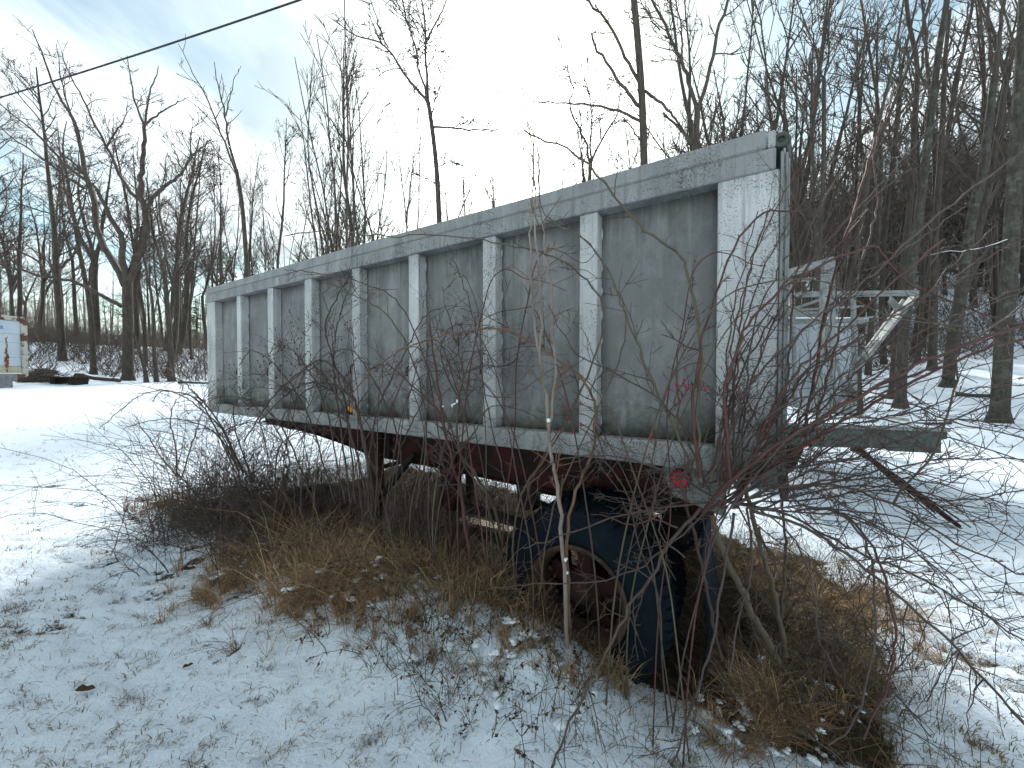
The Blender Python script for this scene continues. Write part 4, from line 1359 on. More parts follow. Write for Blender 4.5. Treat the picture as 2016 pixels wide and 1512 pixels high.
def scatter(n, pxr, Yr, kinds, scl, name, label, group, sep=0.8, thick=(0.7, 1.2)):
    made = []
    k = 0; tries = 0
    while k < n and tries < n * 40:
        tries += 1
        px = rng.uniform(*pxr); Y = rng.uniform(*Yr)
        x = (px - CX) / FPX * Y; y = Y
        if any((x - a) ** 2 + (y - b) ** 2 < sep ** 2 for a, b in taken): continue
        taken.append((x, y))
        kind = kinds[int(rng.integers(len(kinds)))]
        t_ = plant(name, kind, int(rng.integers(9)), x, y, rng.uniform(*scl) * (1.5 if kind == 'brush' else 1.0), rng.uniform(0, 6.28), label, group, rng.uniform(*thick), (rng.normal(0, 0.035), rng.normal(0, 0.035)))
        made.append((px, kind, t_))
        k += 1
    if n <= len(ORD):
        made.sort(key=lambda e: e[0])
        for j, (_, kind, t_) in enumerate(made):
            t_['label'] = f"{LOOK[kind]} {label}, {ORD[j]}{' from left' if j else ''}"
    else:
        for _, kind, t_ in made: t_['label'] = 'bare tree ' + label


scatter(22, (-60, 430), (26, 42), ('slender', 'pole', 'slender', 'fork'), (0.9, 1.2), 'woodland_tree', 'in the wood left of the field', 'trees beyond the field', 1.3)
scatter(24, (-120, 470), (40, 62), ('pole', 'slender', 'fork'), (0.9, 1.2), 'woodland_tree', 'far back beyond the field', 'trees far beyond the field', 1.5)
scatter(15, (420, 690), (26, 40), ('slender', 'slender', 'slender', 'brush'), (0.9, 1.12), 'woodland_tree', 'over the front half of the trailer', 'trees behind the front of the dump trailer', 1.2, (0.5, 0.8))
scatter(4, (660, 800), (20, 23), ('brush', 'brush', 'slender'), (0.95, 1.15), 'brushy_tree', 'behind the middle of the trailer', 'brushy trees behind the dump trailer', 0.8, (0.8, 1.1))
scatter(6, (860, 1000), (20, 27), ('slender', 'slender', 'brush'), (0.7, 0.95), 'brushy_tree', 'below the sun behind the trailer', 'thin trees below the sun', 0.8, (0.5, 0.9))
scatter(9, (1070, 1330), (20, 32), ('brush', 'slender', 'slender'), (0.85, 1.2), 'woodland_tree', 'right of the sun over the trailer', 'trees behind the rear of the dump trailer', 1.0, (0.5, 0.9))
scatter(24, (1340, 1640), (18, 34), ('slender', 'brush', 'fork', 'slender'), (1.0, 1.35), 'woodland_tree', 'above the tailgate end', 'trees above the tailgate', 1.0)
scatter(31, (1600, 2060), (20, 36), ('slender', 'pole', 'fork', 'pole'), (1.1, 1.5), 'hillside_tree', 'on the lower hillside at right', 'trees on the lower hillside', 1.3)
scatter(36, (1540, 2120), (34, 62), ('pole', 'slender', 'pole', 'fork'), (0.8, 1.15), 'hillside_tree', 'high on the hillside at right', 'trees on the upper hillside', 1.4)


# -- evergreens darkening the hillside
def make_evergreen(seed):
    rg = np.random.default_rng(seed)
    Hh = 12.0
    V, F = [], []
    limbs = []
    off = 0
    for k in range(120):
        t = rg.uniform(0.12, 1.0)
        z = Hh * t
        Lb = (1 - t) ** 0.75 * 3.0 * rg.uniform(0.6, 1.1) + 0.25
        a = rg.uniform(0, 6.28)
        d = np.array([math.cos(a), math.sin(a), rg.uniform(-0.15, 0.2)])
        p = np.array([0, 0, z])
        pts = np.array([p, p + d * Lb * 0.5 + UP * 0.03, p + d * Lb - UP * 0.1 * Lb])
        limbs.append((pts, np.array([0.03, 0.02, 0.008])))
        m = int(30 * Lb / 2) + 8
        s = rg.uniform(0.15, 1.05, m)
        c = p + d * (Lb * s)[:, None] + rg.normal(0, 0.14, (m, 3)) * (0.4 + s)[:, None]
        dirs = rg.normal(0, 1, (m, 3)) + d * 1.2
        dirs /= np.linalg.norm(dirs, axis=1, keepdims=True)
        sd = np.cross(dirs, rg.normal(0, 1, (m, 3)))
        sd /= np.linalg.norm(sd, axis=1, keepdims=True)
        ln, wd = 0.26, 0.035
        q = np.stack([c - dirs * ln * 0.5, c + sd * wd, c + dirs * ln * 0.6, c - sd * wd], 1)
        V.append(q.reshape(-1, 3)); F.append(np.arange(m * 4).reshape(-1, 4) + off); off += m * 4
    F = np.concatenate(F)
    cm = np_mesh('crown', np.concatenate(V), F.ravel(), np.full(len(F), 4)); cm.materials.append(M['needle'])
    tk = [(np.array([(0, 0, -0.2), (0, 0, 4), (0.05, 0, 8), (0, 0, Hh)]), np.array([0.2, 0.15, 0.09, 0.02]))]
    V1, L1, S1 = tube_arrays(tk, 8)
    V2, L2, S2 = tube_arrays(limbs, 3)
    tm = np_mesh('trunk', np.vstack([V1, V2]), np.concatenate([L1, L2 + len(V1)]), np.concatenate([S1, S2])); tm.materials.append(M['bark'])
    return tm, cm


PROTO['evergreen'] = [make_evergreen(s) for s in (5, 6)]
for i, (px, Y, sc_) in enumerate(sorted([(1700, 40, 0.75), (1742, 36, 0.85), (1790, 42, 1.0), (1836, 38, 0.95), (1880, 44, 1.0), (1925, 36, 0.9), (1968, 42, 1.05), (2005, 37, 0.95), (2040, 45, 1.0), (1660, 46, 0.8), (1765, 52, 0.9), (1860, 54, 0.95), (1945, 53, 0.95), (2020, 56, 1.0)])):
    plant('evergreen_tree', 'evergreen', i, (px - CX) / FPX * Y, Y, sc_, i * 1.7, f"dark evergreen on the wooded hillside, {ORD[i]}{' from left' if i else ''}", 'hillside evergreens')
plant('evergreen_tree', 'evergreen', 0, (388 - CX) / FPX * 50, 50, 0.55, 0.4, 'small dark evergreen far off beside the front corner of the dump trailer', None)

# -- the far wood that reads as one dark mass
rg = np.random.default_rng(5)
polys, thin = [], []
for k in range(820):
    right = k % 5 < 3
    if right:
        px = rg.uniform(1480, 2150); Y = rg.uniform(42, 85)
    else:
        px = rg.uniform(-200, 760); Y = rg.uniform(58, 120)
    x, y = (px - CX) / FPX * Y, Y
    z = float(ground_h(x, y))
    Hh = rg.uniform(7, 13)
    b = np.array([x, y, z - 0.2])
    tip = b + np.array([rg.normal(0, 0.5), rg.normal(0, 0.5), Hh])
    polys.append((np.array([b, (b + tip) / 2 + rg.normal(0, 0.15, 3), tip]), np.array([0.14, 0.10, 0.03]) * rg.uniform(0.6, 1.3)))
    for j in range(15):
        t = rg.uniform(0.05, 0.95)
        p = b + (tip - b) * t
        d = unit(np.array([rg.normal(), rg.normal(), rg.uniform(0.2, 1.2)]))
        L = rg.uniform(1.2, 3.4)
        q = p + d * L
        thin.append((np.array([p, (p + q) / 2 + rg.normal(0, 0.1, 3), q]), np.array([0.035, 0.025, 0.012])))
        for m in range(2):
            q2 = p + d * L * rg.uniform(0.3, 0.9)
            d2 = unit(d + rg.normal(0, 0.7, 3))
            thin.append((np.array([q2, q2 + d2 * L * 0.25, q2 + d2 * L * 0.5]), np.array([0.02, 0.016, 0.01])))
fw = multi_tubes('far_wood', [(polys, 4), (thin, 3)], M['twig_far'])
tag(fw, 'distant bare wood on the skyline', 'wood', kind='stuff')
# undergrowth between the trunks: thin brush one cannot count
thin = []
for k in range(2300):
    side = rg.random()
    if side < 0.5:
        px = rg.uniform(-80, 440); Y = rg.uniform(23.5, 48)
    else:
        px = rg.uniform(1560, 2100); Y = rg.uniform(22, 50)
    x, y = (px - CX) / FPX * Y, Y
    b = np.array([x, y, float(ground_h(x, y)) - 0.05])
    for j in range(4):
        d = unit(np.array([rg.normal(0, 0.6), rg.normal(0, 0.6), 1]))
        L = rg.uniform(0.6, 2.8)
        m = b + d * L * 0.5 + rg.normal(0, 0.08, 3)
        q = b + d * L + rg.normal(0, 0.15, 3)
        thin.append((np.array([b, m, q]), np.array([0.014, 0.011, 0.006])))
        d2 = unit(d + rg.normal(0, 0.6, 3))
        thin.append((np.array([m, m + d2 * L * 0.25, m + d2 * L * 0.45]), np.array([0.009, 0.007, 0.005])))
ug = multi_tubes('undergrowth', [(thin, 3)], M['twig'])
tag(ug, 'thin leafless brush growing between the tree trunks', 'undergrowth', kind='stuff')

# fallen logs and heaps at the wood edge
def log(name, a, b, r, label, mat='bark', snow=True, cat='log'):
    a, b = np.array(a), np.array(b)
    o = (a + b) / 2
    root = empty(name, tuple(o), 0, label, cat)
    n = 7
    rg2 = np.random.default_rng(int(abs(a[0]) * 100) + 1)
    pts = np.array([a + (b - a) * t for t in np.linspace(0, 1, n)]) - o + rg2.normal(0, r * 0.25, (n, 3)) * np.array([1, 1, 0.6])
    rad = np.linspace(r, r * 0.7, n)
    V, L, S = tube_arrays([(pts, rad)], 9)
    me = np_mesh('stem', V, list(L) + list(range(8, -1, -1)) + list(range(len(V) - 9, len(V))), list(S) + [9, 9])
    mesh_obj('stem', me, M[mat], root)
    if snow:
        V, L, S = tube_arrays([(pts[1:-1] + UP * r * 0.55, rad[1:-1] * 0.62)], 7)
        mesh_obj('snow_cap', np_mesh('snow_cap', V, L, S), M['snow'], root)
    return root


def gpt(px, Y, dz=0.0):
    x = (px - CX) / FPX * Y
    return np.array([x, Y, float(ground_h(x, Y)) + dz])


log('fallen_log', gpt(70, 20.5, 0.2), gpt(170, 19.6, 0.12), 0.12, 'long fallen log in the brush heap right of the box trailer')
log('fallen_log', gpt(150, 20.8, 0.25), gpt(236, 20.5, 0.1), 0.13, 'fallen log at the foot of the big forked tree')
log('fallen_log', gpt(352, 21, 0.08), gpt(412, 20.5, 0.2), 0.07, 'thin dark log lying near the front corner of the dump trailer', snow=False)
log('fallen_log', gpt(1725, 12.5, 0.1), gpt(1875, 12.2, 0.06), 0.06, 'thin snow covered log lying behind the flatbed')
log('fallen_log', gpt(1880, 16.5, 0.1), gpt(1960, 15.8, 0.06), 0.10, 'short log lying by the second tree from the right edge')
pl = empty('plank_stack', tuple(gpt(137, 18.6)), 0, 'low dark stack of planks on two supports by the wood edge', 'planks')
for k, (x0, x1, z0_, z1_) in enumerate(((-0.62, -0.35, -0.05, 0.30), (0.25, 0.6, -0.05, 0.28))):
    box('support', x0, x1, -0.3, 0.3, z0_, z1_, M['black_steel'], pl, 0.02)
for k in range(3):
    box('plank', -0.75, 0.72, -0.42 + k * 0.28, -0.42 + k * 0.28 + 0.26, 0.305, 0.36, M['rust'], pl, 0.01)
bp = []
for k in range(420):
    px, Y = rng.normal(88, 26), rng.uniform(18.4, 21.5)
    p = gpt(px, Y, 0)
    hh = 0.55 * math.exp(-((px - 85) / 32) ** 2)
    p[2] += rng.uniform(0, hh)
    d = rng.normal(0, 1, 3) * np.array([1, 0.7, 0.22]); d = unit(d)
    L = rng.uniform(0.4, 1.3)
    bp.append((np.array([p - d * L / 2, p + rng.normal(0, 0.04, 3), p + d * L / 2]), np.array([0.018, 0.014, 0.008])))
br = multi_tubes('brush_heap', [(bp, 4)], M['twig'])
tag(br, 'heap of dark cut brush right of the white box trailer', 'brush heap')

# ------------------------------------------------------------------ briars, saplings and weeds around the trailer
crng = np.random.default_rng(2024)


def catmull(P, n):
    P = np.array(P, float)
    if len(P) < 3: return resample(P, n)
    Q = np.vstack([2 * P[0] - P[1], P, 2 * P[-1] - P[-2]])
    m = len(P) - 1
    t = np.linspace(0, m - 1e-6, n)
    i = t.astype(int); f = (t - i)[:, None]
    p0, p1, p2, p3 = Q[i], Q[i + 1], Q[i + 2], Q[i + 3]
    return 0.5 * (2 * p1 + (p2 - p0) * f + (2 * p0 - 5 * p1 + 4 * p2 - p3) * f ** 2 + (3 * p1 - p0 - 3 * p2 + p3) * f ** 3)


def zig(rg, p, d, L, r, droop=0.0, node=0.045):
    """zigzag twig with swollen nodes"""
    n = int(max(4, min(12, L / node)))
    pts = [p]
    side = perp_dir(rg, d, math.pi / 2)
    for i in range(1, n):
        d = unit(d + side * (0.22 if i % 2 else -0.22) + rg.normal(0, 0.10, 3) + np.array([0, 0, -droop]))
        pts.append(pts[-1] + d * (L / (n - 1)))
    rad = np.linspace(max(r, 0.0014), max(0.0010, r * 0.5), n)
    return np.array(pts), rad


def twigs_on(rg, Q, rad, n, Lr=(0.08, 0.35), out=None, t0=0.15, ang=(0.5, 1.2), droop=0.0, sub=2, rmax=0.0046):
    out = [] if out is None else out
    m = len(Q)
    for k in range(n):
        i = int(rg.uniform(t0, 0.98) * (m - 1)); i = min(max(i, 0), m - 2)
        d = unit(Q[i + 1] - Q[i])
        nd = perp_dir(rg, d, rg.uniform(*ang))
        L = rg.uniform(*Lr)
        r = min(rmax, rad[i] * 0.6)
        q, qr = zig(rg, Q[i], nd, L, r, droop)
        out.append((q, qr))
        for s in range(rg.poisson(sub)):
            j = int(rg.integers(1, len(q) - 1))
            d2 = perp_dir(rg, unit(q[j + 1] - q[j]), rg.uniform(0.5, 1.1))
            q2, r2 = zig(rg, q[j], d2, L * rg.uniform(0.25, 0.6), max(0.0013, r * 0.65), droop)
            out.append((q2, r2))
            if rg.random() < 0.5:
                j2 = int(rg.integers(1, len(q2) - 1))
                d3 = perp_dir(rg, unit(q2[j2 + 1] - q2[j2]), rg.uniform(0.5, 1.1))
                out.append(zig(rg, q2[j2], d3, L * rg.uniform(0.1, 0.3), 0.0011, droop))
        # thorns / buds
        for s in range(3):
            j = int(rg.integers(0, len(q) - 1))
            d3 = perp_dir(rg, unit(q[j + 1] - q[j]), 1.1)
            out.append((np.array([q[j], q[j] + d3 * 0.006, q[j] + d3 * 0.011]), np.array([0.0018, 0.0012, 0.0004])))
    return out


def cane(root, o, poly, w0, w1, mat, ntw=8, Lr=(0.08, 0.32), droop=0.0, sub=2, t0=0.15, twmat=None, name='cane', sides=7, jit=0.004):
    """poly: list of (px, py, Y)"""
    P = np.array([at(a, b, c) for a, b, c in poly]) - o
    L = np.linalg.norm(np.diff(P, axis=0), axis=1).sum()
    n = int(max(8, min(60, L / 0.045)))
    Q = catmull(P, n)
    Q[1:-1] += crng.normal(0, jit, (n - 2, 3))
    Ym = np.interp(np.linspace(0, 1, n), np.linspace(0, 1, len(poly)), [c for _, _, c in poly])
    rad = np.linspace(w0, w1, n) * Ym / FPX / 2 * 0.95
    rad *= 1 + 0.10 * np.abs(crng.normal(0, 1, n)) * (np.arange(n) % 3 == 0)
    c = tubes_obj(name, [(Q, rad)], sides, M[mat], root)
    tw = twigs_on(crng, Q, rad, ntw, Lr, None, t0, droop=droop, sub=sub)
    # prickles along the cane
    for k in range(int(L / 0.06)):
        i = int(crng.integers(1, n - 1))
        d3 = perp_dir(crng, unit(Q[i + 1] - Q[i]) if i < n - 1 else UP, 1.3)
        tw.append((np.array([Q[i], Q[i] + d3 * (rad[i] + 0.004), Q[i] + d3 * (rad[i] + 0.010)]), np.array([0.002, 0.0014, 0.0004])))
    if tw:
        t_ = tubes_obj('twigs', tw, 3, M[twmat or mat], c)
        tag(t_, kind='stuff')
    return Q, rad


ICO = None


def ico():
    global ICO
    if ICO is None:
        bm = bmesh.new(); bmesh.ops.create_icosphere(bm, subdivisions=1, radius=1.0)
        bm.verts.ensure_lookup_table()
        ICO = (np.array([v.co[:] for v in bm.verts]), np.array([[v.index for v in f.verts] for f in bm.faces]))
        bm.free()
    return ICO


def blobs(name, C, S, mat, parent=None, jitter=0.15, seed=1):
    """many small lumps in one mesh: centres C, half sizes S"""
    V0, F0 = ico()
    rg = np.random.default_rng(seed)
    C = np.asarray(C); S = np.asarray(S)
    V = V0[None] * S[:, None, :] * (1 + rg.normal(0, jitter, (len(C), len(V0), 1))) + C[:, None, :]
    F = F0[None] + (np.arange(len(C)) * len(V0))[:, None, None]
    return mesh_obj(name, np_mesh(name, V.reshape(-1, 3), F.ravel(), np.full(F.shape[0] * F.shape[1], 3)), M[mat], parent)


def hips(root, o, centers, n, spread, mat='hip', seed=0):
    rg = np.random.default_rng(seed)
    C, st = [], []
    for (px, py, Y) in centers:
        c = at(px, py, Y) - o
        stem0 = c - np.array([0, 0, spread * 1.2])
        for k in range(n):
            p = c + rg.normal(0, spread, 3)
            C.append(p)
            st.append((np.array([stem0, (stem0 + p) / 2 + rg.normal(0, 0.012, 3), p]), np.array([0.0016, 0.0012, 0.0009])))
    S = np.full((len(C), 3), 0.0048) * rg.uniform(0.8, 1.25, (len(C), 1)) * np.array([1, 1, 1.2])
    h = blobs('rose_hips', C, S, mat, root, 0.05, seed)
    tag(h, kind='stuff')
    t_ = tubes_obj('hip_stalks', st, 3, M['cane_dark'], root)
    tag(t_, kind='stuff')


# ---- the big rose briar at the rear corner of the trailer
bx, by, _ = at(1500, 1280, 1.95)
RO = empty('rose_briar', (bx, by, float(ground_h(bx, by))), 0, 'sprawling red stemmed rose briar arching out from the rear corner of the dump trailer', 'shrub')
o = np.array(RO.location)
# woody feet
cane(RO, o, [(1400, 1010, 1.72), (1416, 1069, 1.75), (1455, 1152, 1.8), (1487, 1218, 1.86), (1532, 1300, 1.95)], 12, 14, 'cane_olive', 4, name='stem')
cane(RO, o, [(1445, 930, 1.66), (1472, 980, 1.72), (1499, 1084, 1.78), (1526, 1173, 1.86), (1547, 1292, 1.95)], 8, 10, 'cane_olive', 4, name='stem')
cane(RO, o, [(1360, 905, 1.7), (1345, 960, 1.72), (1370, 1060, 1.8), (1395, 1180, 1.9), (1420, 1300, 1.98)], 5, 7, 'cane_dark', 5, name='stem')
cane(RO, o, [(1555, 900, 1.62), (1540, 980, 1.7), (1548, 1080, 1.78), (1540, 1180, 1.88), (1535, 1290, 1.95)], 4, 6, 'cane_dark', 5, name='stem')
K = [
    ([(1385, 1010, 1.70), (1440, 945, 1.62), (1540, 870, 1.55), (1700, 775, 1.50), (1850, 700, 1.48), (2040, 632, 1.46)], 9, 6, 'cane_red', 10, (0.1, 0.35)),
    ([(1420, 1000, 1.70), (1470, 950, 1.66), (1560, 893, 1.6), (1720, 795, 1.56), (1880, 712, 1.54), (2040, 652, 1.52)], 7, 5, 'cane_red', 10, (0.1, 0.35)),
    ([(1400, 1000, 1.7), (1500, 930, 1.62), (1620, 850, 1.58), (1760, 762, 1.55), (1900, 690, 1.53), (2040, 625, 1.5)], 4.5, 3, 'cane_red', 9, (0.1, 0.35)),
    ([(1438, 940, 1.62), (1429, 846, 1.58), (1427, 783, 1.57), (1438, 724, 1.56), (1456, 673, 1.55), (1485, 625, 1.55), (1554, 560, 1.57), (1640, 510, 1.6), (1720, 486, 1.64), (1738, 503, 1.66), (1770, 540, 1.66), (1840, 582, 1.66), (1950, 622, 1.66), (2040, 660, 1.66)], 6.5, 3, 'cane_red', 6, (0.06, 0.2)),
    ([(1378, 940, 1.66), (1366, 858, 1.64), (1365, 798, 1.63), (1369, 744, 1.62), (1378, 685, 1.61), (1392, 632, 1.60), (1414, 560, 1.58), (1440, 500, 1.56), (1480, 440, 1.55), (1520, 412, 1.55), (1575, 416, 1.57)], 6.5, 3.5, 'cane_red', 4, (0.05, 0.2)),
    ([(1375, 940, 1.68), (1374, 828, 1.64), (1375, 768, 1.63), (1383, 703, 1.62), (1375, 649, 1.61), (1366, 590, 1.60), (1354, 545, 1.60), (1345, 510, 1.60), (1318, 486, 1.6), (1270, 450, 1.6), (1230, 410, 1.6), (1180, 350, 1.6), (1130, 300, 1.6), (1070, 275, 1.6), (1030, 255, 1.6)], 7, 3.5, 'cane_olive', 5, (0.06, 0.2)),
    ([(1393, 940, 1.66), (1429, 872, 1.62), (1447, 828, 1.61), (1470, 768, 1.6), (1494, 739, 1.6), (1518, 709, 1.58), (1563, 670, 1.56), (1598, 634, 1.55), (1700, 560, 1.55), (1760, 500, 1.56), (1850, 420, 1.58), (1930, 360, 1.6), (2040, 280, 1.62)], 5, 3.5, 'cane_dark', 6, (0.06, 0.24)),
    ([(1450, 1000, 1.68), (1470, 950, 1.65), (1488, 884, 1.62), (1503, 840, 1.6), (1527, 795, 1.58), (1557, 750, 1.56), (1598, 703, 1.54), (1680, 630, 1.53), (1760, 555, 1.53), (1860, 470, 1.54)], 7, 3.5, 'cane_red', 6, (0.06, 0.24)),
    ([(1445, 1000, 1.7), (1490, 880, 1.66), (1545, 770, 1.68), (1556, 650, 1.70), (1568, 540, 1.72), (1600, 440, 1.74), (1640, 360, 1.76)], 5, 2.5, 'cane_dark', 6, (0.06, 0.24)),
    ([(1585, 860, 1.8), (1600, 760, 1.82), (1620, 640, 1.84), (1649, 517, 1.86), (1681, 417, 1.88), (1708, 330, 1.9), (1719, 278, 1.9), (1743, 243, 1.9), (1750, 208, 1.9), (1760, 165, 1.9)], 6, 2.5, 'cane_red', 6, (0.06, 0.2)),
    ([(1600, 850, 1.8), (1640, 700, 1.85), (1680, 560, 1.9), (1712, 470, 1.93), (1728, 400, 1.95), (1720, 312, 1.95), (1735, 240, 1.95)], 5, 2, 'cane_dark', 6, (0.06, 0.2)),
    ([(1475, 1004, 1.6), (1565, 1033, 1.5), (1630, 1066, 1.46), (1684, 1102, 1.42), (1743, 1150, 1.38), (1827, 1224, 1.34), (1886, 1280, 1.3), (1946, 1349, 1.26), (2030, 1440, 1.22)], 6.5, 4.5, 'cane_dark', 12, (0.10, 0.32)),
    ([(1420, 985, 1.65), (1540, 1010, 1.58), (1640, 1060, 1.52), (1714, 1099, 1.48), (1788, 1129, 1.45), (1892, 1182, 1.42), (1952, 1218, 1.4), (2040, 1275, 1.38)], 5.5, 3.5, 'cane_dark', 12, (0.10, 0.36)),
    ([(1440, 1000, 1.65), (1530, 960, 1.58), (1640, 955, 1.54), (1728, 980, 1.5), (1788, 1010, 1.48), (1862, 1057, 1.46), (1966, 1108, 1.44), (2040, 1142, 1.42)], 5.5, 3.5, 'cane_dark', 12, (0.10, 0.36)),
    ([(1590, 1000, 1.55), (1650, 1005, 1.5), (1690, 1050, 1.47), (1713, 1099, 1.45), (1724, 1158, 1.43), (1719, 1277, 1.4), (1696, 1382, 1.38), (1672, 1436, 1.36), (1632, 1466, 1.35)], 5, 3.5, 'cane_dark', 7, (0.06, 0.2)),
    ([(1660, 1010, 1.55), (1720, 1080, 1.5), (1743, 1144, 1.47), (1763, 1233, 1.44), (1761, 1301, 1.42), (1728, 1397, 1.4), (1700, 1456, 1.38)], 5, 3.5, 'cane_red', 6, (0.06, 0.18)),
    ([(1379, 1001, 1.72), (1327, 1060, 1.72), (1282, 1133, 1.71), (1233, 1209, 1.70), (1199, 1275, 1.68), (1157, 1355, 1.64), (1108, 1449, 1.58), (1082, 1525, 1.54)], 7, 4, 'cane_dark', 11, (0.10, 0.30)),
    ([(1445, 1010, 1.68), (1420, 1150, 1.66), (1395, 1290, 1.6), (1345, 1440, 1.52), (1318, 1530, 1.46)], 5.5, 3.5, 'cane_dark', 9, (0.08, 0.26)),
    ([(1470, 1000, 1.66), (1480, 1120, 1.64), (1445, 1250, 1.58), (1438, 1330, 1.55)], 4.5, 3, 'cane_dark', 6, (0.08, 0.24)),
    ([(1400, 990, 1.7), (1300, 1000, 1.72), (1180, 1030, 1.75), (1090, 1060, 1.78), (1030, 1080, 1.8)], 4.5, 2, 'cane_dark', 8, (0.08, 0.28)),
    ([(1410, 980, 1.7), (1320, 930, 1.7), (1220, 900, 1.72), (1110, 905, 1.75), (1030, 960, 1.8)], 4.5, 2, 'cane_dark', 8, (0.08, 0.28)),
    ([(1400, 1000, 1.72), (1310, 1080, 1.74), (1200, 1140, 1.78), (1080, 1150, 1.84), (960, 1160, 1.95)], 4, 2, 'cane_dark', 8, (0.08, 0.28)),
    ([(1380, 960, 1.7), (1330, 850, 1.68), (1280, 740, 1.66), (1240, 640, 1.66), (1210, 560, 1.66), (1160, 480, 1.68), (1090, 440, 1.7)], 5.5, 2, 'cane_olive', 8, (0.08, 0.28)),
    ([(1385, 960, 1.7), (1370, 880, 1.68), (1300, 790, 1.66), (1200, 730, 1.68), (1130, 690, 1.7), (1080, 600, 1.72)], 4.5, 2, 'cane_dark', 8, (0.08, 0.28)),
    ([(1400, 970, 1.7), (1350, 860, 1.68), (1330, 760, 1.66), (1345, 660, 1.66), (1375, 610, 1.64)], 4, 2, 'cane_dark', 6, (0.06, 0.2)),
    ([(1430, 960, 1.66), (1470, 860, 1.6), (1540, 800, 1.56), (1640, 770, 1.53), (1760, 780, 1.5), (1880, 830, 1.46), (2040, 870, 1.42)], 4, 2.5, 'cane_dark', 10, (0.08, 0.3)),
    ([(1440, 980, 1.66), (1540, 930, 1.6), (1680, 900, 1.56), (1820, 850, 1.52), (1940, 800, 1.5), (2040, 770, 1.48)], 4.5, 2.5, 'cane_dark', 12, (0.08, 0.34)),
    ([(1450, 985, 1.66), (1580, 960, 1.6), (1720, 930, 1.56), (1860, 905, 1.53), (2040, 905, 1.5)], 4.5, 2.5, 'cane_dark', 12, (0.08, 0.34)),
    ([(1450, 990, 1.66), (1590, 985, 1.6), (1740, 965, 1.56), (1880, 985, 1.53), (2040, 960, 1.5)], 4, 2.5, 'cane_dark', 12, (0.08, 0.34)),
    ([(1560, 870, 1.6), (1580, 760, 1.62), (1610, 660, 1.64), (1650, 580, 1.66), (1700, 540, 1.68)], 3.5, 1.6, 'cane_dark', 6, (0.06, 0.22)),
    ([(1545, 880, 1.62), (1590, 800, 1.62), (1625, 700, 1.64), (1640, 600, 1.66), (1660, 520, 1.68), (1700, 440, 1.7)], 3.5, 1.6, 'cane_dark', 6, (0.06, 0.22)),
    ([(1480, 990, 1.62), (1560, 1060, 1.56), (1600, 1150, 1.52), (1612, 1250, 1.5), (1650, 1330, 1.5)], 3.5, 2, 'cane_dark', 8, (0.06, 0.22)),
    ([(1760, 990, 1.5), (1830, 900, 1.5), (1872, 800, 1.52), (1885, 720, 1.54), (1868, 690, 1.56)], 4.5, 3, 'cane_olive', 3, (0.06, 0.2)),
]
for (a0, b0, a1, b1, bow, y0_, y1_) in [(1460, 930, 2030, 760, -30, 1.62, 1.5), (1470, 960, 2030, 840, -50, 1.62, 1.48), (1480, 985, 2030, 1010, -60, 1.6, 1.45), (1490, 1000, 2030, 1070, -75, 1.6, 1.44), (1480, 1010, 2030, 1190, -80, 1.58, 1.4),
                                          (1470, 1010, 1990, 1260, -95, 1.58, 1.38), (1450, 960, 2020, 560, -20, 1.62, 1.6), (1455, 940, 1960, 440, 20, 1.64, 1.66), (1500, 1010, 1930, 1180, -70, 1.56, 1.42), (1440, 990, 1840, 890, -70, 1.62, 1.5), (1445, 995, 1900, 960, -80, 1.6, 1.46)]:
    mid_ = [((a0 + (a1 - a0) * t), b0 + (b1 - b0) * t + bow * math.sin(math.pi * t) + crng.normal(0, 7), y0_ + (y1_ - y0_) * t) for t in (0, 0.2, 0.4, 0.6, 0.8, 1.0)]
    K.append((mid_, 4.2, 2.0, 'cane_dark', 12, (0.08, 0.34)))
for (x1, y1, bx_, mt) in [(1556, 310, -50, 'cane_dark'), (1600, 270, -60, 'cane_red'), (1642, 340, -45, 'cane_dark'), (1700, 235, -75, 'cane_dark'), (1785, 330, -80, 'cane_red'), (1850, 240, -90, 'cane_dark'), (1905, 410, -90, 'cane_dark'),
                         (1965, 515, -80, 'cane_dark'), (2030, 470, -90, 'cane_red'), (2030, 560, -70, 'cane_dark'), (1755, 600, -55, 'cane_dark'), (1830, 690, -50, 'cane_dark'), (1662, 470, -50, 'cane_dark'), (1592, 500, -45, 'cane_red'), (1500, 420, -40, 'cane_dark'), (2030, 700, -70, 'cane_dark')]:
    x0_, y0_ = 1440 + crng.normal(0, 22), 965 + crng.normal(0, 18)
    Y1 = 1.66 + crng.uniform(-0.08, 0.14)
    K.append(([(x0_ + (x1 - x0_) * t + bx_ * math.sin(math.pi * t) * 0.9 + crng.normal(0, 5), y0_ + (y1 - y0_) * t + 0.35 * bx_ * math.sin(math.pi * t) + crng.normal(0, 5), 1.66 + (Y1 - 1.66) * t) for t in (0, 0.18, 0.38, 0.58, 0.8, 1.0)], crng.uniform(3.4, 5.2), 1.8, mt, 6, (0.06, 0.26)))
for poly, w0, w1, mat_, nt, Lr in K:
    cane(RO, o, poly, w0, w1, mat_, int(nt * 1.25), Lr, sub=2.2, twmat='cane_dark')
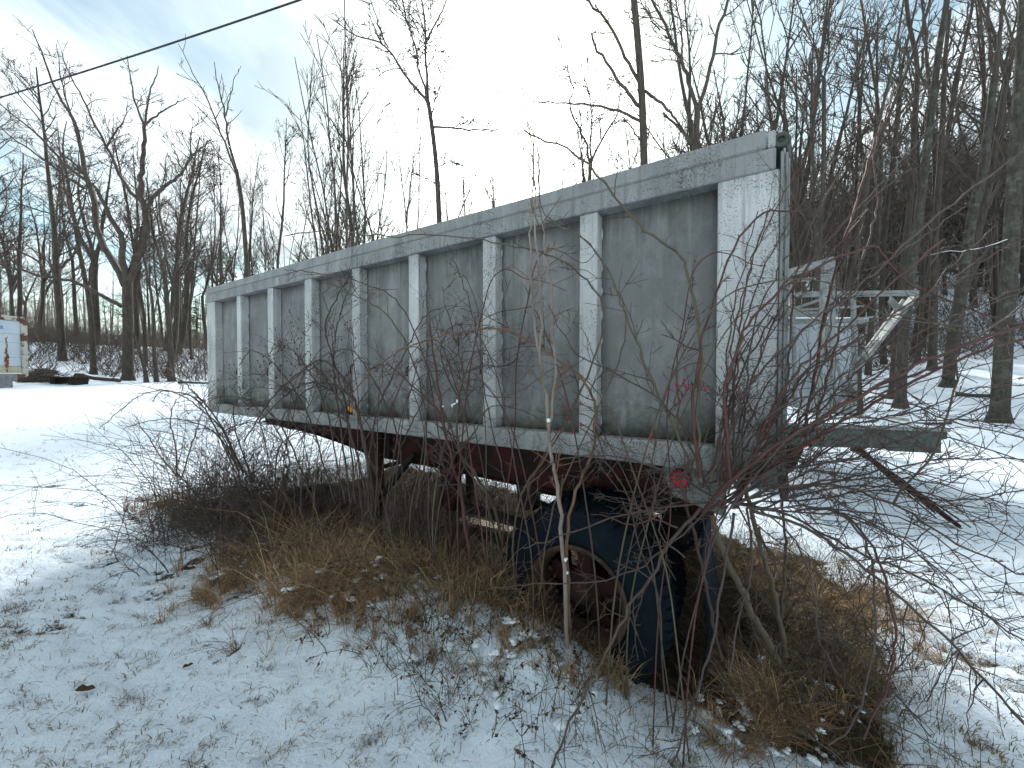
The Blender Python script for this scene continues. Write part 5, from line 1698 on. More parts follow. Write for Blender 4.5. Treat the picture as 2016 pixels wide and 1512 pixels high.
# random shorter shoots filling the heart of the briar
for k in range(14):
    px, py = crng.normal(1425, 60), crng.normal(985, 45)
    ang = crng.uniform(-2.6, 2.9)
    L = crng.uniform(90, 330)
    Y0 = crng.uniform(1.6, 1.78)
    P = [(px, py, Y0)]
    a = ang
    for s in range(4):
        a += crng.normal(0.10, 0.22)
        px += math.sin(a) * L / 4; py -= math.cos(a) * L / 4
        P.append((px, py, Y0 + (s + 1) * crng.normal(-0.01, 0.02)))
    cane(RO, o, P, crng.uniform(2.5, 4.5), 1.4, 'cane_dark' if k % 3 else 'cane_red', 5, (0.06, 0.24), sub=1.6, twmat='cane_dark', sides=5)
hips(RO, o, [(1345, 760, 1.62), (1330, 780, 1.62), (1355, 745, 1.62)], 8, 0.035, 'hip', 1)
hips(RO, o, [(1500, 850, 1.6), (1530, 870, 1.58), (1600, 860, 1.58), (1560, 840, 1.58)], 5, 0.04, 'hip', 2)
hips(RO, o, [(1130, 835, 1.75), (1115, 800, 1.75), (1290, 860, 1.66)], 7, 0.035, 'hip', 3)

# ---- stems standing against the side of the trailer
def stem_plant(name, label, cat, foot, canes_, snow=None):
    fx, fy, _ = at(*foot)
    root = empty(name, (fx, fy, float(ground_h(fx, fy))), 0, label, cat)
    oo = np.array(root.location)
    for poly, w0, w1, mat_, nt, Lr, nm in canes_:
        cane(root, oo, poly, w0, w1, mat_, nt, Lr, sub=2, twmat='cane_dark' if mat_ != 'sapling' else 'cane_orange', name=nm)
    if snow:
        C = [at(*p) - oo for p in snow]
        sc_ = blobs('snow_lump', C, crng.uniform(0.006, 0.013, (len(C), 3)), 'snow', root, 0.2, 3)
    return root


stem_plant('sapling', 'tall pale grey barked sapling growing up past the wheel and over the trailer rim', 'sapling', (1116, 1262, 1.98), [
    ([(1117, 1275, 1.98), (1109, 1106, 1.97), (1102, 1000, 1.96), (1095, 940, 1.96), (1084, 903, 1.96), (1079, 838, 1.95), (1072, 764, 1.95), (1061, 690, 1.94), (1051, 620, 1.94), (1046, 560, 1.93), (1045, 450, 1.92), (1048, 380, 1.92), (1050, 300, 1.92), (1046, 240, 1.92)], 9, 2.4, 'sapling', 12, (0.06, 0.22), 'trunk'),
    ([(1080, 845, 1.95), (1086, 805, 1.96), (1093, 727, 1.97), (1088, 606, 1.98), (1078, 520, 1.98), (1064, 420, 1.98), (1058, 330, 1.98), (1060, 270, 1.98)], 7, 2.5, 'sapling', 16, (0.06, 0.24), 'branch'),
    ([(1062, 690, 1.94), (1066, 620, 1.93), (1062, 540, 1.92), (1052, 450, 1.9), (1054, 370, 1.9), (1047, 300, 1.9), (1032, 200, 1.9), (1022, 130, 1.9)], 5, 1.5, 'sapling', 8, (0.06, 0.2), 'branch'),
], [(1114, 1102, 1.96), (1117, 1128, 1.96), (1080, 828, 1.94)])
stem_plant('orange_cane', 'orange brown arching cane left of the rear panel, bending over to the left', 'shrub', (1125, 1260, 2.0), [
    ([(1122, 1262, 2.02), (1116, 1097, 2.0), (1130, 977, 1.98), (1160, 907, 1.96), (1172, 838, 1.95), (1170, 791, 1.95), (1139, 740, 1.96), (1088, 703, 1.98), (1042, 671, 2.02), (1005, 650, 2.06), (959, 646, 2.1), (913, 653, 2.15), (830, 672, 2.25), (740, 720, 2.35), (690, 780, 2.42)], 7, 2, 'cane_orange', 16, (0.08, 0.3), 'cane'),
    ([(1172, 838, 1.95), (1190, 900, 1.92), (1230, 960, 1.9)], 3, 1.5, 'cane_red', 4, (0.06, 0.2), 'cane'),
])
stem_plant('red_cane', 'straight dark red cane in front of the middle panels', 'shrub', (928, 1150, 2.35), [
    ([(930, 1155, 2.36), (917, 1032, 2.34), (903, 953, 2.32), (889, 903, 2.3), (871, 819, 2.3), (862, 745, 2.3), (852, 690, 2.3), (846, 635, 2.3)], 8, 3, 'cane_red', 16, (0.08, 0.36), 'cane'),
    ([(873, 825, 2.3), (840, 785, 2.3), (790, 740, 2.32), (748, 700, 2.34)], 4, 1.5, 'cane_red', 7, (0.08, 0.3), 'cane'),
], [(872, 800, 2.29)])
stem_plant('grey_shrub', 'grey crooked shrub stem with a tangled head before the middle panels', 'shrub', (985, 1060, 2.5), [
    ([(990, 1070, 2.5), (973, 1000, 2.46), (940, 940, 2.42), (908, 898, 2.4), (899, 838, 2.38), (903, 782, 2.36), (913, 736, 2.36), (899, 680, 2.36), (885, 630, 2.36), (876, 600, 2.36)], 7, 2, 'cane_olive', 22, (0.10, 0.42), 'stem'),
    ([(903, 782, 2.36), (880, 740, 2.34), (868, 690, 2.34), (880, 650, 2.34), (905, 640, 2.34), (925, 670, 2.34)], 3.5, 1.5, 'cane_dark', 12, (0.10, 0.35), 'stem'),
    ([(913, 736, 2.36), (950, 720, 2.34), (1000, 720, 2.3), (1020, 700, 2.28), (1030, 660, 2.26)], 3.5, 1.5, 'cane_dark', 12, (0.08, 0.3), 'stem'),
], [(890, 798, 2.34), (895, 795, 2.34), (900, 790, 2.34)])
stem_plant('arching_briar', 'long thin briars arching across the upper rail of the trailer', 'shrub', (1010, 1190, 2.3), [
    ([(1010, 1195, 2.3), (1020, 1000, 2.25), (1120, 820, 2.1), (1190, 640, 2.0), (1160, 560, 1.98), (1100, 510, 1.98), (1040, 490, 1.98), (960, 475, 2.05), (860, 462, 2.2), (760, 465, 2.35), (640, 455, 2.5), (560, 465, 2.6)], 4.5, 2, 'cane_olive', 6, (0.05, 0.18), 'cane'),
    ([(1015, 1190, 2.3), (960, 1000, 2.35), (900, 880, 2.4), (800, 620, 2.5), (720, 560, 2.6), (640, 540, 2.7), (560, 530, 2.8)], 3.5, 1.8, 'cane_dark', 8, (0.06, 0.25), 'cane'),
    ([(985, 1180, 2.3), (1000, 1000, 2.2), (960, 800, 2.2), (930, 620, 2.25), (905, 540, 2.3), (880, 480, 2.35)], 3, 1.5, 'cane_dark', 8, (0.06, 0.25), 'cane'),
    ([(1060, 1180, 2.1), (1090, 1000, 2.0), (1190, 780, 1.9), (1230, 650, 1.88), (1210, 560, 1.88), (1150, 470, 1.9), (1080, 430, 1.92), (1040, 330, 1.95), (1000, 210, 2.0), (940, 130, 2.1), (870, 100, 2.2), (790, 120, 2.3), (700, 145, 2.4)], 3.2, 1.2, 'cane_olive', 4, (0.05, 0.15), 'cane'),
])

# ---- rose thicket against the front half of the trailer
fx, fy = txy(3.3, 0.32)
TK = empty('rose_thicket', (fx, fy, float(ground_h(fx, fy))), 0, 'tangled rose thicket with dark hips against the front panels of the dump trailer', 'shrub')
o = np.array(TK.location)
for poly, w0, w1, mat_, nt, Lr in [
    ([(735, 1000, 3.1), (720, 900, 3.1), (700, 800, 3.08), (685, 755, 3.08), (635, 710, 3.1), (580, 740, 3.2), (530, 790, 3.3), (480, 870, 3.4)], 5.5, 2.5, 'cane_dark', 12, (0.12, 0.4)),
    ([(740, 1000, 3.1), (710, 830, 3.08), (690, 780, 3.1), (650, 757, 3.15), (600, 755, 3.2), (560, 780, 3.3), (510, 830, 3.4)], 5, 2.5, 'cane_dark', 12, (0.12, 0.4)),
    ([(730, 1010, 3.1), (690, 850, 3.1), (660, 775, 3.12), (615, 763, 3.2), (570, 800, 3.3), (545, 850, 3.35)], 4.5, 2.2, 'cane_dark', 12, (0.12, 0.4)),
    ([(700, 990, 3.15), (680, 800, 3.15), (650, 690, 3.15), (640, 640, 3.15), (665, 580, 3.15), (690, 545, 3.15), (695, 570, 3.15)], 4, 1.8, 'cane_dark', 12, (0.12, 0.4)),
    ([(690, 990, 3.15), (665, 800, 3.15), (655, 700, 3.15), (670, 620, 3.15), (690, 560, 3.15)], 4, 1.8, 'cane_dark', 12, (0.12, 0.4)),
    ([(680, 990, 3.15), (640, 800, 3.15), (600, 720, 3.2), (560, 680, 3.2), (520, 700, 3.3)], 3.5, 1.5, 'cane_dark', 12, (0.12, 0.4)),
    ([(660, 990, 3.2), (610, 830, 3.25), (560, 740, 3.3), (500, 690, 3.4), (470, 720, 3.5)], 3.5, 1.5, 'cane_dark', 12, (0.12, 0.4)),
    ([(620, 990, 3.3), (560, 850, 3.4), (500, 790, 3.5), (430, 780, 3.6), (380, 800, 3.7)], 3.5, 1.5, 'cane_dark', 12, (0.12, 0.4)),
    ([(800, 1000, 2.9), (780, 850, 2.85), (730, 740, 2.8), (690, 690, 2.85), (640, 700, 2.9), (560, 760, 3.0)], 3.5, 1.5, 'cane_dark', 10, (0.12, 0.4)),
    ([(820, 1000, 2.85), (840, 850, 2.75), (810, 700, 2.7), (750, 610, 2.7), (690, 580, 2.75), (650, 560, 2.8)], 4, 1.8, 'cane_olive', 8, (0.08, 0.3)),
    ([(720, 1000, 3.1), (740, 820, 3.0), (800, 690, 2.8), (840, 620, 2.7), (900, 600, 2.6)], 3.5, 1.5, 'cane_dark', 10, (0.12, 0.4)),
    ([(760, 1010, 3.0), (790, 880, 2.9), (850, 760, 2.7), (900, 700, 2.6), (960, 690, 2.5)], 3, 1.5, 'cane_dark', 10, (0.12, 0.4)),
]:
    cane(TK, o, poly, w0, w1, mat_, nt, Lr, sub=2.4, twmat='cane_dark')
hips(TK, o, [(580, 655, 3.2), (555, 670, 3.2), (600, 640, 3.2), (530, 700, 3.3), (520, 720, 3.3), (590, 700, 3.2), (545, 725, 3.25), (640, 720, 3.1), (590, 690, 3.15), (685, 630, 3.1), (560, 760, 3.2)], 13, 0.07, 'hip_dark', 7)
hips(TK, o, [(465, 730, 3.5), (480, 750, 3.5)], 10, 0.06, 'hip_dark', 8)

# ---- briars reaching into the field at the front corner
fx, fy = txy(5.6, 0.25)
FCn = empty('low_briar', (fx, fy, float(ground_h(fx, fy))), 0, 'low dark briar spreading left over the snow from under the front of the trailer', 'shrub')
o = np.array(FCn.location)
for poly, w0, w1, mat_, nt, Lr in [
    ([(470, 930, 4.2), (440, 850, 4.2), (400, 810, 4.3), (360, 780, 4.4), (320, 770, 4.5), (300, 790, 4.6)], 3.5, 1.5, 'cane_dark', 16, (0.15, 0.45)),
    ([(480, 930, 4.2), (430, 830, 4.2), (380, 770, 4.3), (350, 745, 4.4), (330, 740, 4.4)], 3.5, 1.5, 'cane_dark', 16, (0.15, 0.45)),
    ([(470, 920, 4.2), (420, 850, 4.2), (350, 825, 4.2), (290, 830, 4.2), (245, 842, 4.2)], 3, 1.2, 'cane_dark', 14, (0.12, 0.4)),
    ([(460, 920, 4.2), (400, 800, 4.1), (340, 770, 4.1), (285, 775, 4.1), (240, 805, 4.1), (195, 845, 4.1)], 3, 1.2, 'cane_dark', 8, (0.06, 0.2)),
    ([(350, 940, 4.6), (345, 870, 4.6), (335, 830, 4.6), (345, 790, 4.6), (370, 770, 4.6)], 3, 1.2, 'cane_orange', 10, (0.12, 0.4)),
    ([(350, 940, 4.6), (310, 890, 4.6), (285, 850, 4.6), (275, 840, 4.6)], 3, 1.2, 'cane_orange', 10, (0.12, 0.4)),
    ([(355, 945, 4.6), (380, 870, 4.6), (395, 820, 4.6), (410, 790, 4.6)], 3, 1.2, 'cane_orange', 10, (0.12, 0.4)),
    ([(480, 930, 4.0), (450, 880, 4.0), (440, 850, 4.0), (500, 830, 4.0), (520, 840, 4.0)], 3, 1.4, 'cane_dark', 14, (0.12, 0.4)),
    ([(500, 950, 3.9), (470, 870, 3.9), (460, 800, 3.9), (490, 770, 3.9)], 3, 1.4, 'cane_dark', 14, (0.12, 0.4)),
    ([(560, 960, 3.7), (570, 900, 3.7), (540, 840, 3.7), (500, 800, 3.7), (450, 760, 3.8)], 3, 1.4, 'cane_dark', 14, (0.12, 0.4)),
    ([(540, 960, 3.7), (550, 880, 3.7), (600, 850, 3.7), (630, 880, 3.7)], 3, 1.4, 'cane_dark', 14, (0.12, 0.4)),
]:
    cane(FCn, o, poly, w0, w1, mat_, nt, Lr, sub=2.4, twmat='cane_dark')
hips(FCn, o, [(330, 765, 4.3), (400, 745, 4.3), (370, 800, 4.2)], 8, 0.07, 'hip_dark', 9)


# ---- tangles of thin bramble under the trailer, one bush at a time
def bramble(label, u, w, ru, rw, n, hh, seed):
    rg = np.random.default_rng(seed)
    x0, y0 = txy(u, w)
    root = empty('bramble_bush', (x0, y0, float(ground_h(x0, y0))), 0, label, 'shrub', None)
    oo = np.array(root.location)
    main, thin = [], []
    for k in range(n):
        uu, ww = u + rg.normal(0, ru), w + rg.normal(0, rw)
        x, y = txy(uu, ww)
        p = np.array([x, y, float(ground_h(x, y)) - 0.01]) - oo
        d = unit(np.array([rg.normal(0, 0.45), rg.normal(0, 0.45), 1]))
        L = hh * rg.uniform(0.5, 1.4)
        m = 9
        pts = [p]
        side = rg.normal(0, 1, 3) * np.array([1, 1, 0]); side = unit(side)
        for i in range(1, m):
            d = unit(d + side * 0.10 + rg.normal(0, 0.13, 3) + np.array([0, 0, -0.055 * i / 3]))
            pts.append(pts[-1] + d * L / (m - 1))
        pts = np.array(pts)
        lim = 1.20 - oo[2] if ww < -0.02 else 9
        pts[:, 2] = np.minimum(pts[:, 2], lim)
        rad = np.linspace(rg.uniform(0.0025, 0.0045), 0.0014, m)
        main.append((pts, rad))
        twigs_on(rg, pts, rad, 5, (0.06, 0.28), thin, 0.25, sub=1.2)
    multi_tubes('canes', [(main, 5)], M['cane_dark'], root)['kind'] = 'stuff'
    multi_tubes('twigs', [(thin, 3)], M['cane_dark'], root)['kind'] = 'stuff'
    return root


for i, (lab, u, w, ru, rw, n_, hh) in enumerate([
    ('dense brown bramble in the snow below the front corner of the trailer', 5.4, 0.05, 0.42, 0.34, 170, 1.3),
    ('dense brown bramble below the third and fourth panels from the front', 4.4, 0.05, 0.42, 0.34, 180, 1.25),
    ('dark low bramble left of the landing leg, in front of the grass', 3.75, 0.30, 0.34, 0.26, 150, 0.9),
    ('thin bramble between the landing leg and the wheel', 2.35, -0.15, 0.42, 0.3, 110, 0.8),
    ('bramble curling over the snow at the left end of the weed bank', 4.7, 0.62, 0.34, 0.22, 60, 0.4),
    ('matted bramble behind the wheel under the tailgate', -0.15, -0.75, 0.28, 0.40, 80, 0.55),
    ('bramble growing on the far side of the trailer by the axle', 1.7, -2.8, 0.8, 0.3, 80, 0.75),
    ('bramble growing on the far side of the trailer by the neck', 4.2, -2.5, 0.8, 0.35, 170, 1.3),
]):
    bramble(lab, u, w, ru, rw, n_, hh, 300 + i)


# ------------------------------------------------------------------ grass, leaves, lumps of snow
def blades(name, B, H, mat, width=0.003, lean=0.5, curl=0.6, seed=0, bias=None, parent=None, origin=None):
    """curved tapering blades: base points B (n,3), heights H (n,)"""
    rg = np.random.default_rng(seed)
    n = len(B)
    a = rg.uniform(0, 2 * math.pi, n)
    D = np.stack([np.cos(a), np.sin(a), np.zeros(n)], 1)
    if bias is not None:
        D = D + np.array(bias); D /= np.linalg.norm(D, axis=1, keepdims=True)
    ln = np.abs(rg.normal(0, lean, n))
    d = D * ln[:, None] + UP; d /= np.linalg.norm(d, axis=1, keepdims=True)
    side = np.cross(d, UP + rg.normal(0, 0.3, (n, 3))); side /= np.linalg.norm(side, axis=1, keepdims=True) + 1e-9
    wd = width * rg.uniform(0.6, 1.3, n)
    c = rg.uniform(0.2, 1.0, n) * curl
    P = [B]
    dd = d.copy()
    for k in range(3):
        P.append(P[-1] + dd * (H / 3)[:, None])
        dd = dd + D * (c * 0.7)[:, None] - UP * (c * 0.55)[:, None]
        dd /= np.linalg.norm(dd, axis=1, keepdims=True)
    W = [1.0, 0.85, 0.6]
    V = np.stack([P[0] - side * wd[:, None] / 2, P[0] + side * wd[:, None] / 2,
                  P[1] - side * (wd * W[1])[:, None] / 2, P[1] + side * (wd * W[1])[:, None] / 2,
                  P[2] - side * (wd * W[2])[:, None] / 2, P[2] + side * (wd * W[2])[:, None] / 2, P[3]], 1)
    base = (np.arange(n) * 7)[:, None]
    q = np.concatenate([base + np.array([[0, 1, 3, 2]]), base + np.array([[2, 3, 5, 4]])], 1).reshape(-1, 4)
    t = (base + np.array([[4, 5, 6]]))
    loops = np.concatenate([q.ravel(), t.ravel()])
    sizes = np.concatenate([np.full(len(q), 4), np.full(len(t), 3)])
    V = V.reshape(-1, 3)
    if origin is not None: V = V - origin
    return mesh_obj(name, np_mesh(name, V, loops, sizes), M[mat], parent)


grg = np.random.default_rng(99)


def on_ground(x, y, dz=0.0):
    return np.stack([x, y, surf_h(x, y) + dz], 1)


# lawn blades where the snow is thin: many little tufts and single blades
n_ = 38000
px = grg.uniform(-80, 2100, n_); py = grg.uniform(850, 1550, n_)
far_ = grg.random(n_) < 0.5
py = np.where(far_, 741 + (1.72 * FPX) / np.sqrt(grg.uniform(1.6 ** 2, 11.0 ** 2, n_)), py)
gy = np.clip(1.72 * FPX / (py - 741), 1.2, 26)
gx = (px - CX) / FPX * gy
b_ = bare_mask(gx, gy)
u_, w_ = tuw(gx, gy)
patch_ = fbm(gx * 0.8, gy * 0.8, 121, 3)
keep = (grg.random(n_) < sstep(b_, 0.30, 0.55) * (0.15 + 0.6 * sstep(patch_, 0.35, 0.62)) + 0.12 + 0.2 * (np.hypot(gx, gy) < 6)) & ~((w_ < 0.0) & (u_ > -0.4) & (u_ < 5.5))
gx, gy, b_ = gx[keep], gy[keep], b_[keep]
cnt = 1 + (grg.exponential(4.2, len(gx)) * (0.35 + sstep(b_, 0.3, 0.6))).astype(int)
cnt = np.minimum(cnt, 16)
gx = np.repeat(gx, cnt); gy = np.repeat(gy, cnt)
gx = gx + grg.normal(0, 0.016, len(gx)); gy = gy + grg.normal(0, 0.012, len(gy))
sel = grg.permutation(len(gx))[:130000]
gx, gy = gx[sel], gy[sel]
dist = np.hypot(gx, gy)
g1_ = blades('lawn_grass', on_ground(gx, gy, -0.006), grg.uniform(0.015, 0.06, len(gx)) * (1 + 0.04 * dist), 'grass_green', 0.0036, 1.0, 0.9, 1, (0.5, -0.35, 0))
tag(g1_, 'short dead lawn grass poking through the snow', 'grass', kind='stuff')

# dull dead grass and stalks under and beside the trailer
n_ = 34000
uu = grg.uniform(-0.75, 6.3, n_); ww = grg.uniform(-2.8, 0.75, n_)
gx, gy = txy(uu, ww)
edge_ = np.minimum(np.minimum(uu + 0.85, 6.3 - uu), np.minimum(ww + 2.9, 0.85 - ww))
keep = grg.random(n_) < sstep(edge_ + (fbm(gx * 2, gy * 2, 81, 3) - 0.5) * 0.8, -0.05, 0.35) * (0.35 + 0.65 * sstep(fbm(gx * 1.3, gy * 1.3, 83, 3), 0.35, 0.6))
keep &= ~((uu > 0.4) & (uu < 1.5) & (ww < 0.05) & (ww > -2.4))
gx, gy = gx[keep], gy[keep]
g2_ = blades('dead_grass', on_ground(gx, gy, -0.03), grg.uniform(0.08, 0.40, len(gx)), 'grass_dark', 0.0036, 0.75, 0.9, 2)
tag(g2_, 'matted dull dead grass under and around the dump trailer', 'grass', kind='stuff')


n_ = 7500
uu = grg.uniform(1.7, 6.2, n_); ww = grg.uniform(-2.2, 0.38, n_)
gx, gy = txy(uu, ww)
keep = grg.random(n_) < (0.12 + 0.88 * sstep(fbm(gx * 1.6, gy * 1.6, 131, 3), 0.42, 0.62)) * sstep(6.2 - uu, 0, 0.8) * sstep(0.45 - ww, 0, 0.35)
gx, gy = gx[keep], gy[keep]
g3_ = blades('weed_stalks', on_ground(gx, gy, -0.03), grg.uniform(0.15, 0.65, len(gx)), 'stalk', 0.0042, 0.4, 0.6, 12)
tag(g3_, 'dark brown weed stalks standing thickly under the front half of the trailer', 'weeds', kind='stuff')

# tawny clumps one can pick out
def clump(label, px_, py_, Y, n, rad, h, seed, lean=0.35, mat='grass_tan', bias=None, cat='grass'):
    c = at(px_, py_, Y)
    rg = np.random.default_rng(seed)
    nt = max(5, n // 22)
    tx, ty = c[0] + rg.normal(0, rad, nt), c[1] + rg.normal(0, rad * 0.8, nt)
    th = rg.uniform(0.45, 1.3, nt) * h * 1.15
    ta = rg.uniform(0, 2 * math.pi, nt)
    tl = np.abs(rg.normal(0, lean, nt))
    k_ = rg.integers(0, nt, n)
    x, y = tx[k_] + rg.normal(0, 0.012, n), ty[k_] + rg.normal(0, 0.012, n)
    gz = float(ground_h(c[0], c[1]))
    oo = np.array([c[0], c[1], gz])
    B = np.stack([x, y, surf_h(x, y) - 0.01], 1)
    bs = np.stack([np.cos(ta[k_]) * tl[k_] * 2.2, np.sin(ta[k_]) * tl[k_] * 2.2, np.zeros(n)], 1)
    root = blades('grass_clump', B, th[k_] * rg.uniform(0.5, 1.15, n), mat, 0.0036, lean, 1.25, seed, bs, None, oo)
    root.location = tuple(oo)
    tag(root, label, cat, 'dry grass clumps', 'stuff' if n < 500 else None)
    return root


for i, (lab, px_, py_, Y, n, rad, h, lean) in enumerate([
    ('tall thin tawny grass standing left of the landing leg', 615, 1110, 2.85, 420, 0.17, 0.66, 0.22),
    ('rounded rusty brown grass clump with a snow cap, leftmost in the weed bank', 480, 1200, 2.95, 1500, 0.17, 0.26, 0.9),
    ('large tawny grass mound below the landing leg', 650, 1215, 2.62, 2600, 0.18, 0.36, 0.75),
    ('tawny grass clump drooping right of the large mound', 735, 1255, 2.5, 1300, 0.15, 0.26, 0.9),
    ('wispy tan grass before the left edge of the wheel', 955, 1220, 2.35, 900, 0.16, 0.32, 0.6),
    ('wispy tan grass between the mound and the wheel', 850, 1240, 2.42, 900, 0.18, 0.26, 0.7),
    ('tan grass tuft inside the lower rim of the wheel', 1215, 1240, 1.98, 260, 0.06, 0.20, 0.5),
    ('tan grass hanging over the snow hump in front of the tyre', 1010, 1330, 2.0, 420, 0.07, 0.14, 0.9),
    ('bushy tan grass at the foot of the rose briar', 1490, 1330, 1.95, 1400, 0.11, 0.30, 0.7),
    ('low golden grass sweep right of the rose briar foot', 1620, 1320, 2.15, 1500, 0.20, 0.20, 0.9),
    ('golden grass sweep at the rear edge of the bare ground', 1700, 1180, 2.75, 1300, 0.26, 0.20, 0.9),
    ('brown grass fringe at the far edge of the bare ground behind the wheel', 1520, 1110, 3.2, 1300, 0.35, 0.22, 0.8),
    ('small buried grass tuft below the wheel', 1120, 1340, 1.9, 180, 0.05, 0.12, 0.9),
    ('snowy grass tuft at the bottom right of the wheel', 1440, 1430, 1.78, 380, 0.10, 0.14, 0.9),
    ('dark rusty grass tangle above the leftmost clump', 520, 1120, 3.2, 1400, 0.24, 0.34, 0.6),
    ('dark weedy grass behind the large tawny mound', 700, 1130, 2.95, 1400, 0.26, 0.40, 0.5),
    ('thin straw coloured stalks beside the leaning red cane', 880, 1150, 2.7, 700, 0.22, 0.40, 0.45),
    ('scattered tan wisps on the snow bank below the mound', 800, 1330, 2.25, 420, 0.16, 0.12, 0.9),
    ('scattered tan wisps at the foot of the snow bank', 940, 1400, 2.0, 380, 0.13, 0.12, 0.9),
    ('grass tuft poking out at the left end of the brush', 330, 975, 4.6, 700, 0.25, 0.28, 0.8),
]):
    clump(lab, px_, py_, Y, n, rad, h, 500 + i, lean)

# ragged weeds with curled dead leaves along the bank
wr = np.random.default_rng(404)
st_, lf = [], []
cnt_ = 0
while cnt_ < 420:
    u = wr.uniform(0.75, 5.6); w = wr.normal(0.30, 0.24)
    if w < 0.03 or w > 0.85: continue
    x, y = txy(u, w)
    if fbm(np.array([x * 2.2]), np.array([y * 2.2]), 141, 3)[0] < 0.44: continue
    cnt_ += 1
    p = np.array([x, y, float(surf_h(x, y)) - 0.01])
    q, qr = zig(wr, p, unit(np.array([wr.normal(0, 0.5), wr.normal(0, 0.5), 1])), wr.uniform(0.12, 0.42), 0.0026, 0.05)
    st_.append((q, qr))
    for m in range(int(wr.integers(2, 6))):
        jx = int(wr.integers(1, len(q) - 1))
        q2, r2 = zig(wr, q[jx], perp_dir(wr, unit(q[jx + 1] - q[jx]), wr.uniform(0.5, 1.1)), wr.uniform(0.05, 0.16), 0.0016, 0.08)
        st_.append((q2, r2))
        for m2 in range(3):
            lf.append(q2[int(wr.integers(1, len(q2)))])
ws = tubes_obj('weeds', st_, 3, M['stalk'])
tag(ws, 'ragged brown weed stems along the bank in front of the trailer', 'weeds', kind='stuff')
C = np.array(lf); n_ = len(C)
s_ = wr.uniform(0.006, 0.016, n_)
t1 = wr.normal(0, 1, (n_, 3)); t1 /= np.linalg.norm(t1, axis=1, keepdims=True)
t2 = np.cross(t1, wr.normal(0, 1, (n_, 3))); t2 /= np.linalg.norm(t2, axis=1, keepdims=True)
t3 = np.cross(t1, t2)
V = np.stack([C - t1 * s_[:, None], C + t2 * (s_ * 0.5)[:, None] + t3 * (s_ * 0.4)[:, None], C + t1 * s_[:, None], C - t2 * (s_ * 0.5)[:, None] + t3 * (s_ * 0.4)[:, None]], 1)
wlv = mesh_obj('weed_leaves', np_mesh('weed_leaves', V.reshape(-1, 3), np.arange(n_ * 4), np.full(n_, 4)), M['leaf'])
tag(wlv, 'curled dead leaves on the weeds along the bank', 'leaves', kind='stuff')


def wiry(label, u0, u1, n, zr, seed):
    """long thin briars that rise beside the trailer and arch back over"""
    rg = np.random.default_rng(seed)
    x0, y0 = txy((u0 + u1) / 2, 0.2)
    root = empty('wiry_briar', (x0, y0, float(ground_h(x0, y0))), 0, label, 'shrub')
    oo = np.array(root.location)
    for k in range(n):
        u, w = rg.uniform(u0, u1), rg.uniform(0.10, 0.30)
        x, y = txy(u, w)
        p = np.array([x, y, float(ground_h(x, y))])
        top = rg.uniform(*zr)
        run = rg.choice([-1, 1]) * rg.uniform(0.3, 1.3)
        pts = [p]
        for t in np.linspace(0.12, 1, 9):
            uu = u + run * t ** 1.6
            zz = p[2] + (top - p[2]) * math.sin(min(t * 1.45, 1.0) * math.pi / 2) - (0.45 * max(0, t - 0.6)) * rg.uniform(0.6, 1.6)
            ww = w + 0.05 * math.sin(3 * t + k) + 0.02
            xx, yy = txy(uu, ww)
            pts.append(np.array([xx, yy, zz]) + rg.normal(0, 0.012, 3))
        Q = catmull(np.array(pts) - oo, 34)
        rad = np.linspace(rg.uniform(0.0035, 0.0055), 0.0016, 34)
        c = tubes_obj('cane', [(Q, rad)], 6, M[('cane_dark', 'cane_red', 'cane_olive')[k % 3]], root)
        t_ = tubes_obj('twigs', twigs_on(rg, Q, rad, 9, (0.05, 0.24), None, 0.2, sub=1.4), 3, M['cane_dark'], c)
        tag(t_, kind='stuff')


wiry('thin wiry briars arching over the two panels nearest the rear post', 0.3, 1.6, 17, (1.3, 2.6), 801)
wiry('thin wiry briars crossing the middle panels of the trailer', 1.6, 2.8, 14, (1.4, 2.4), 802)
wiry('thin wiry briars crossing the fourth and fifth panels from the front', 2.9, 4.0, 9, (1.3, 2.1), 803)

# dead leaves and chips under the trailer
n_ = 9000
uu = grg.uniform(-0.7, 6.0, n_); ww = grg.uniform(-2.7, 0.35, n_)
x, y = txy(uu, ww)
C = on_ground(x, y, 0.012)
s = grg.uniform(0.012, 0.035, n_)
t1 = grg.normal(0, 1, (n_, 3)) * np.array([1, 1, 0.35]); t1 /= np.linalg.norm(t1, axis=1, keepdims=True)
t2 = np.cross(t1, UP + grg.normal(0, 0.35, (n_, 3))); t2 /= np.linalg.norm(t2, axis=1, keepdims=True)
V = np.stack([C - t1 * s[:, None], C + t2 * (s * 0.45)[:, None] + UP * 0.004, C + t1 * s[:, None], C - t2 * (s * 0.45)[:, None] + UP * 0.006], 1)
V = V[bare_mask(x, y) > 0.62]; n_ = len(V)
me = np_mesh('fallen_leaves', V.reshape(-1, 3), np.arange(n_ * 4), np.full(n_, 4))
tag(mesh_obj('fallen_leaves', me, M['leaf']), 'litter of small dead leaves on the bare ground under the dump trailer', 'leaves', kind='stuff')

# boards under the trailer
for i, (a, b, wd, lab) in enumerate([
    ((690, 945, 4.0), (860, 1012, 3.5), 0.11, 'pale weathered board lying under the trailer beyond the landing leg'),
    ((790, 1000, 3.6), (990, 1060, 3.15), 0.09, 'second pale board lying under the trailer, nearer the wheel'),
    ((905, 955, 4.4), (1010, 985, 4.1), 0.16, 'mossy plank lying under the axle, catching the light'),
]):
    p, q = at(*a), at(*b)
    p[2] = float(ground_h(p[0], p[1])) + 0.07; q[2] = float(ground_h(q[0], q[1])) + 0.07
    mid = (p + q) / 2
    bo = bar('board', p - mid, q - mid, wd, 0.04, M['wood'], None, 0.004)
    bo.location = tuple(mid)
    tag(bo, lab, 'board')

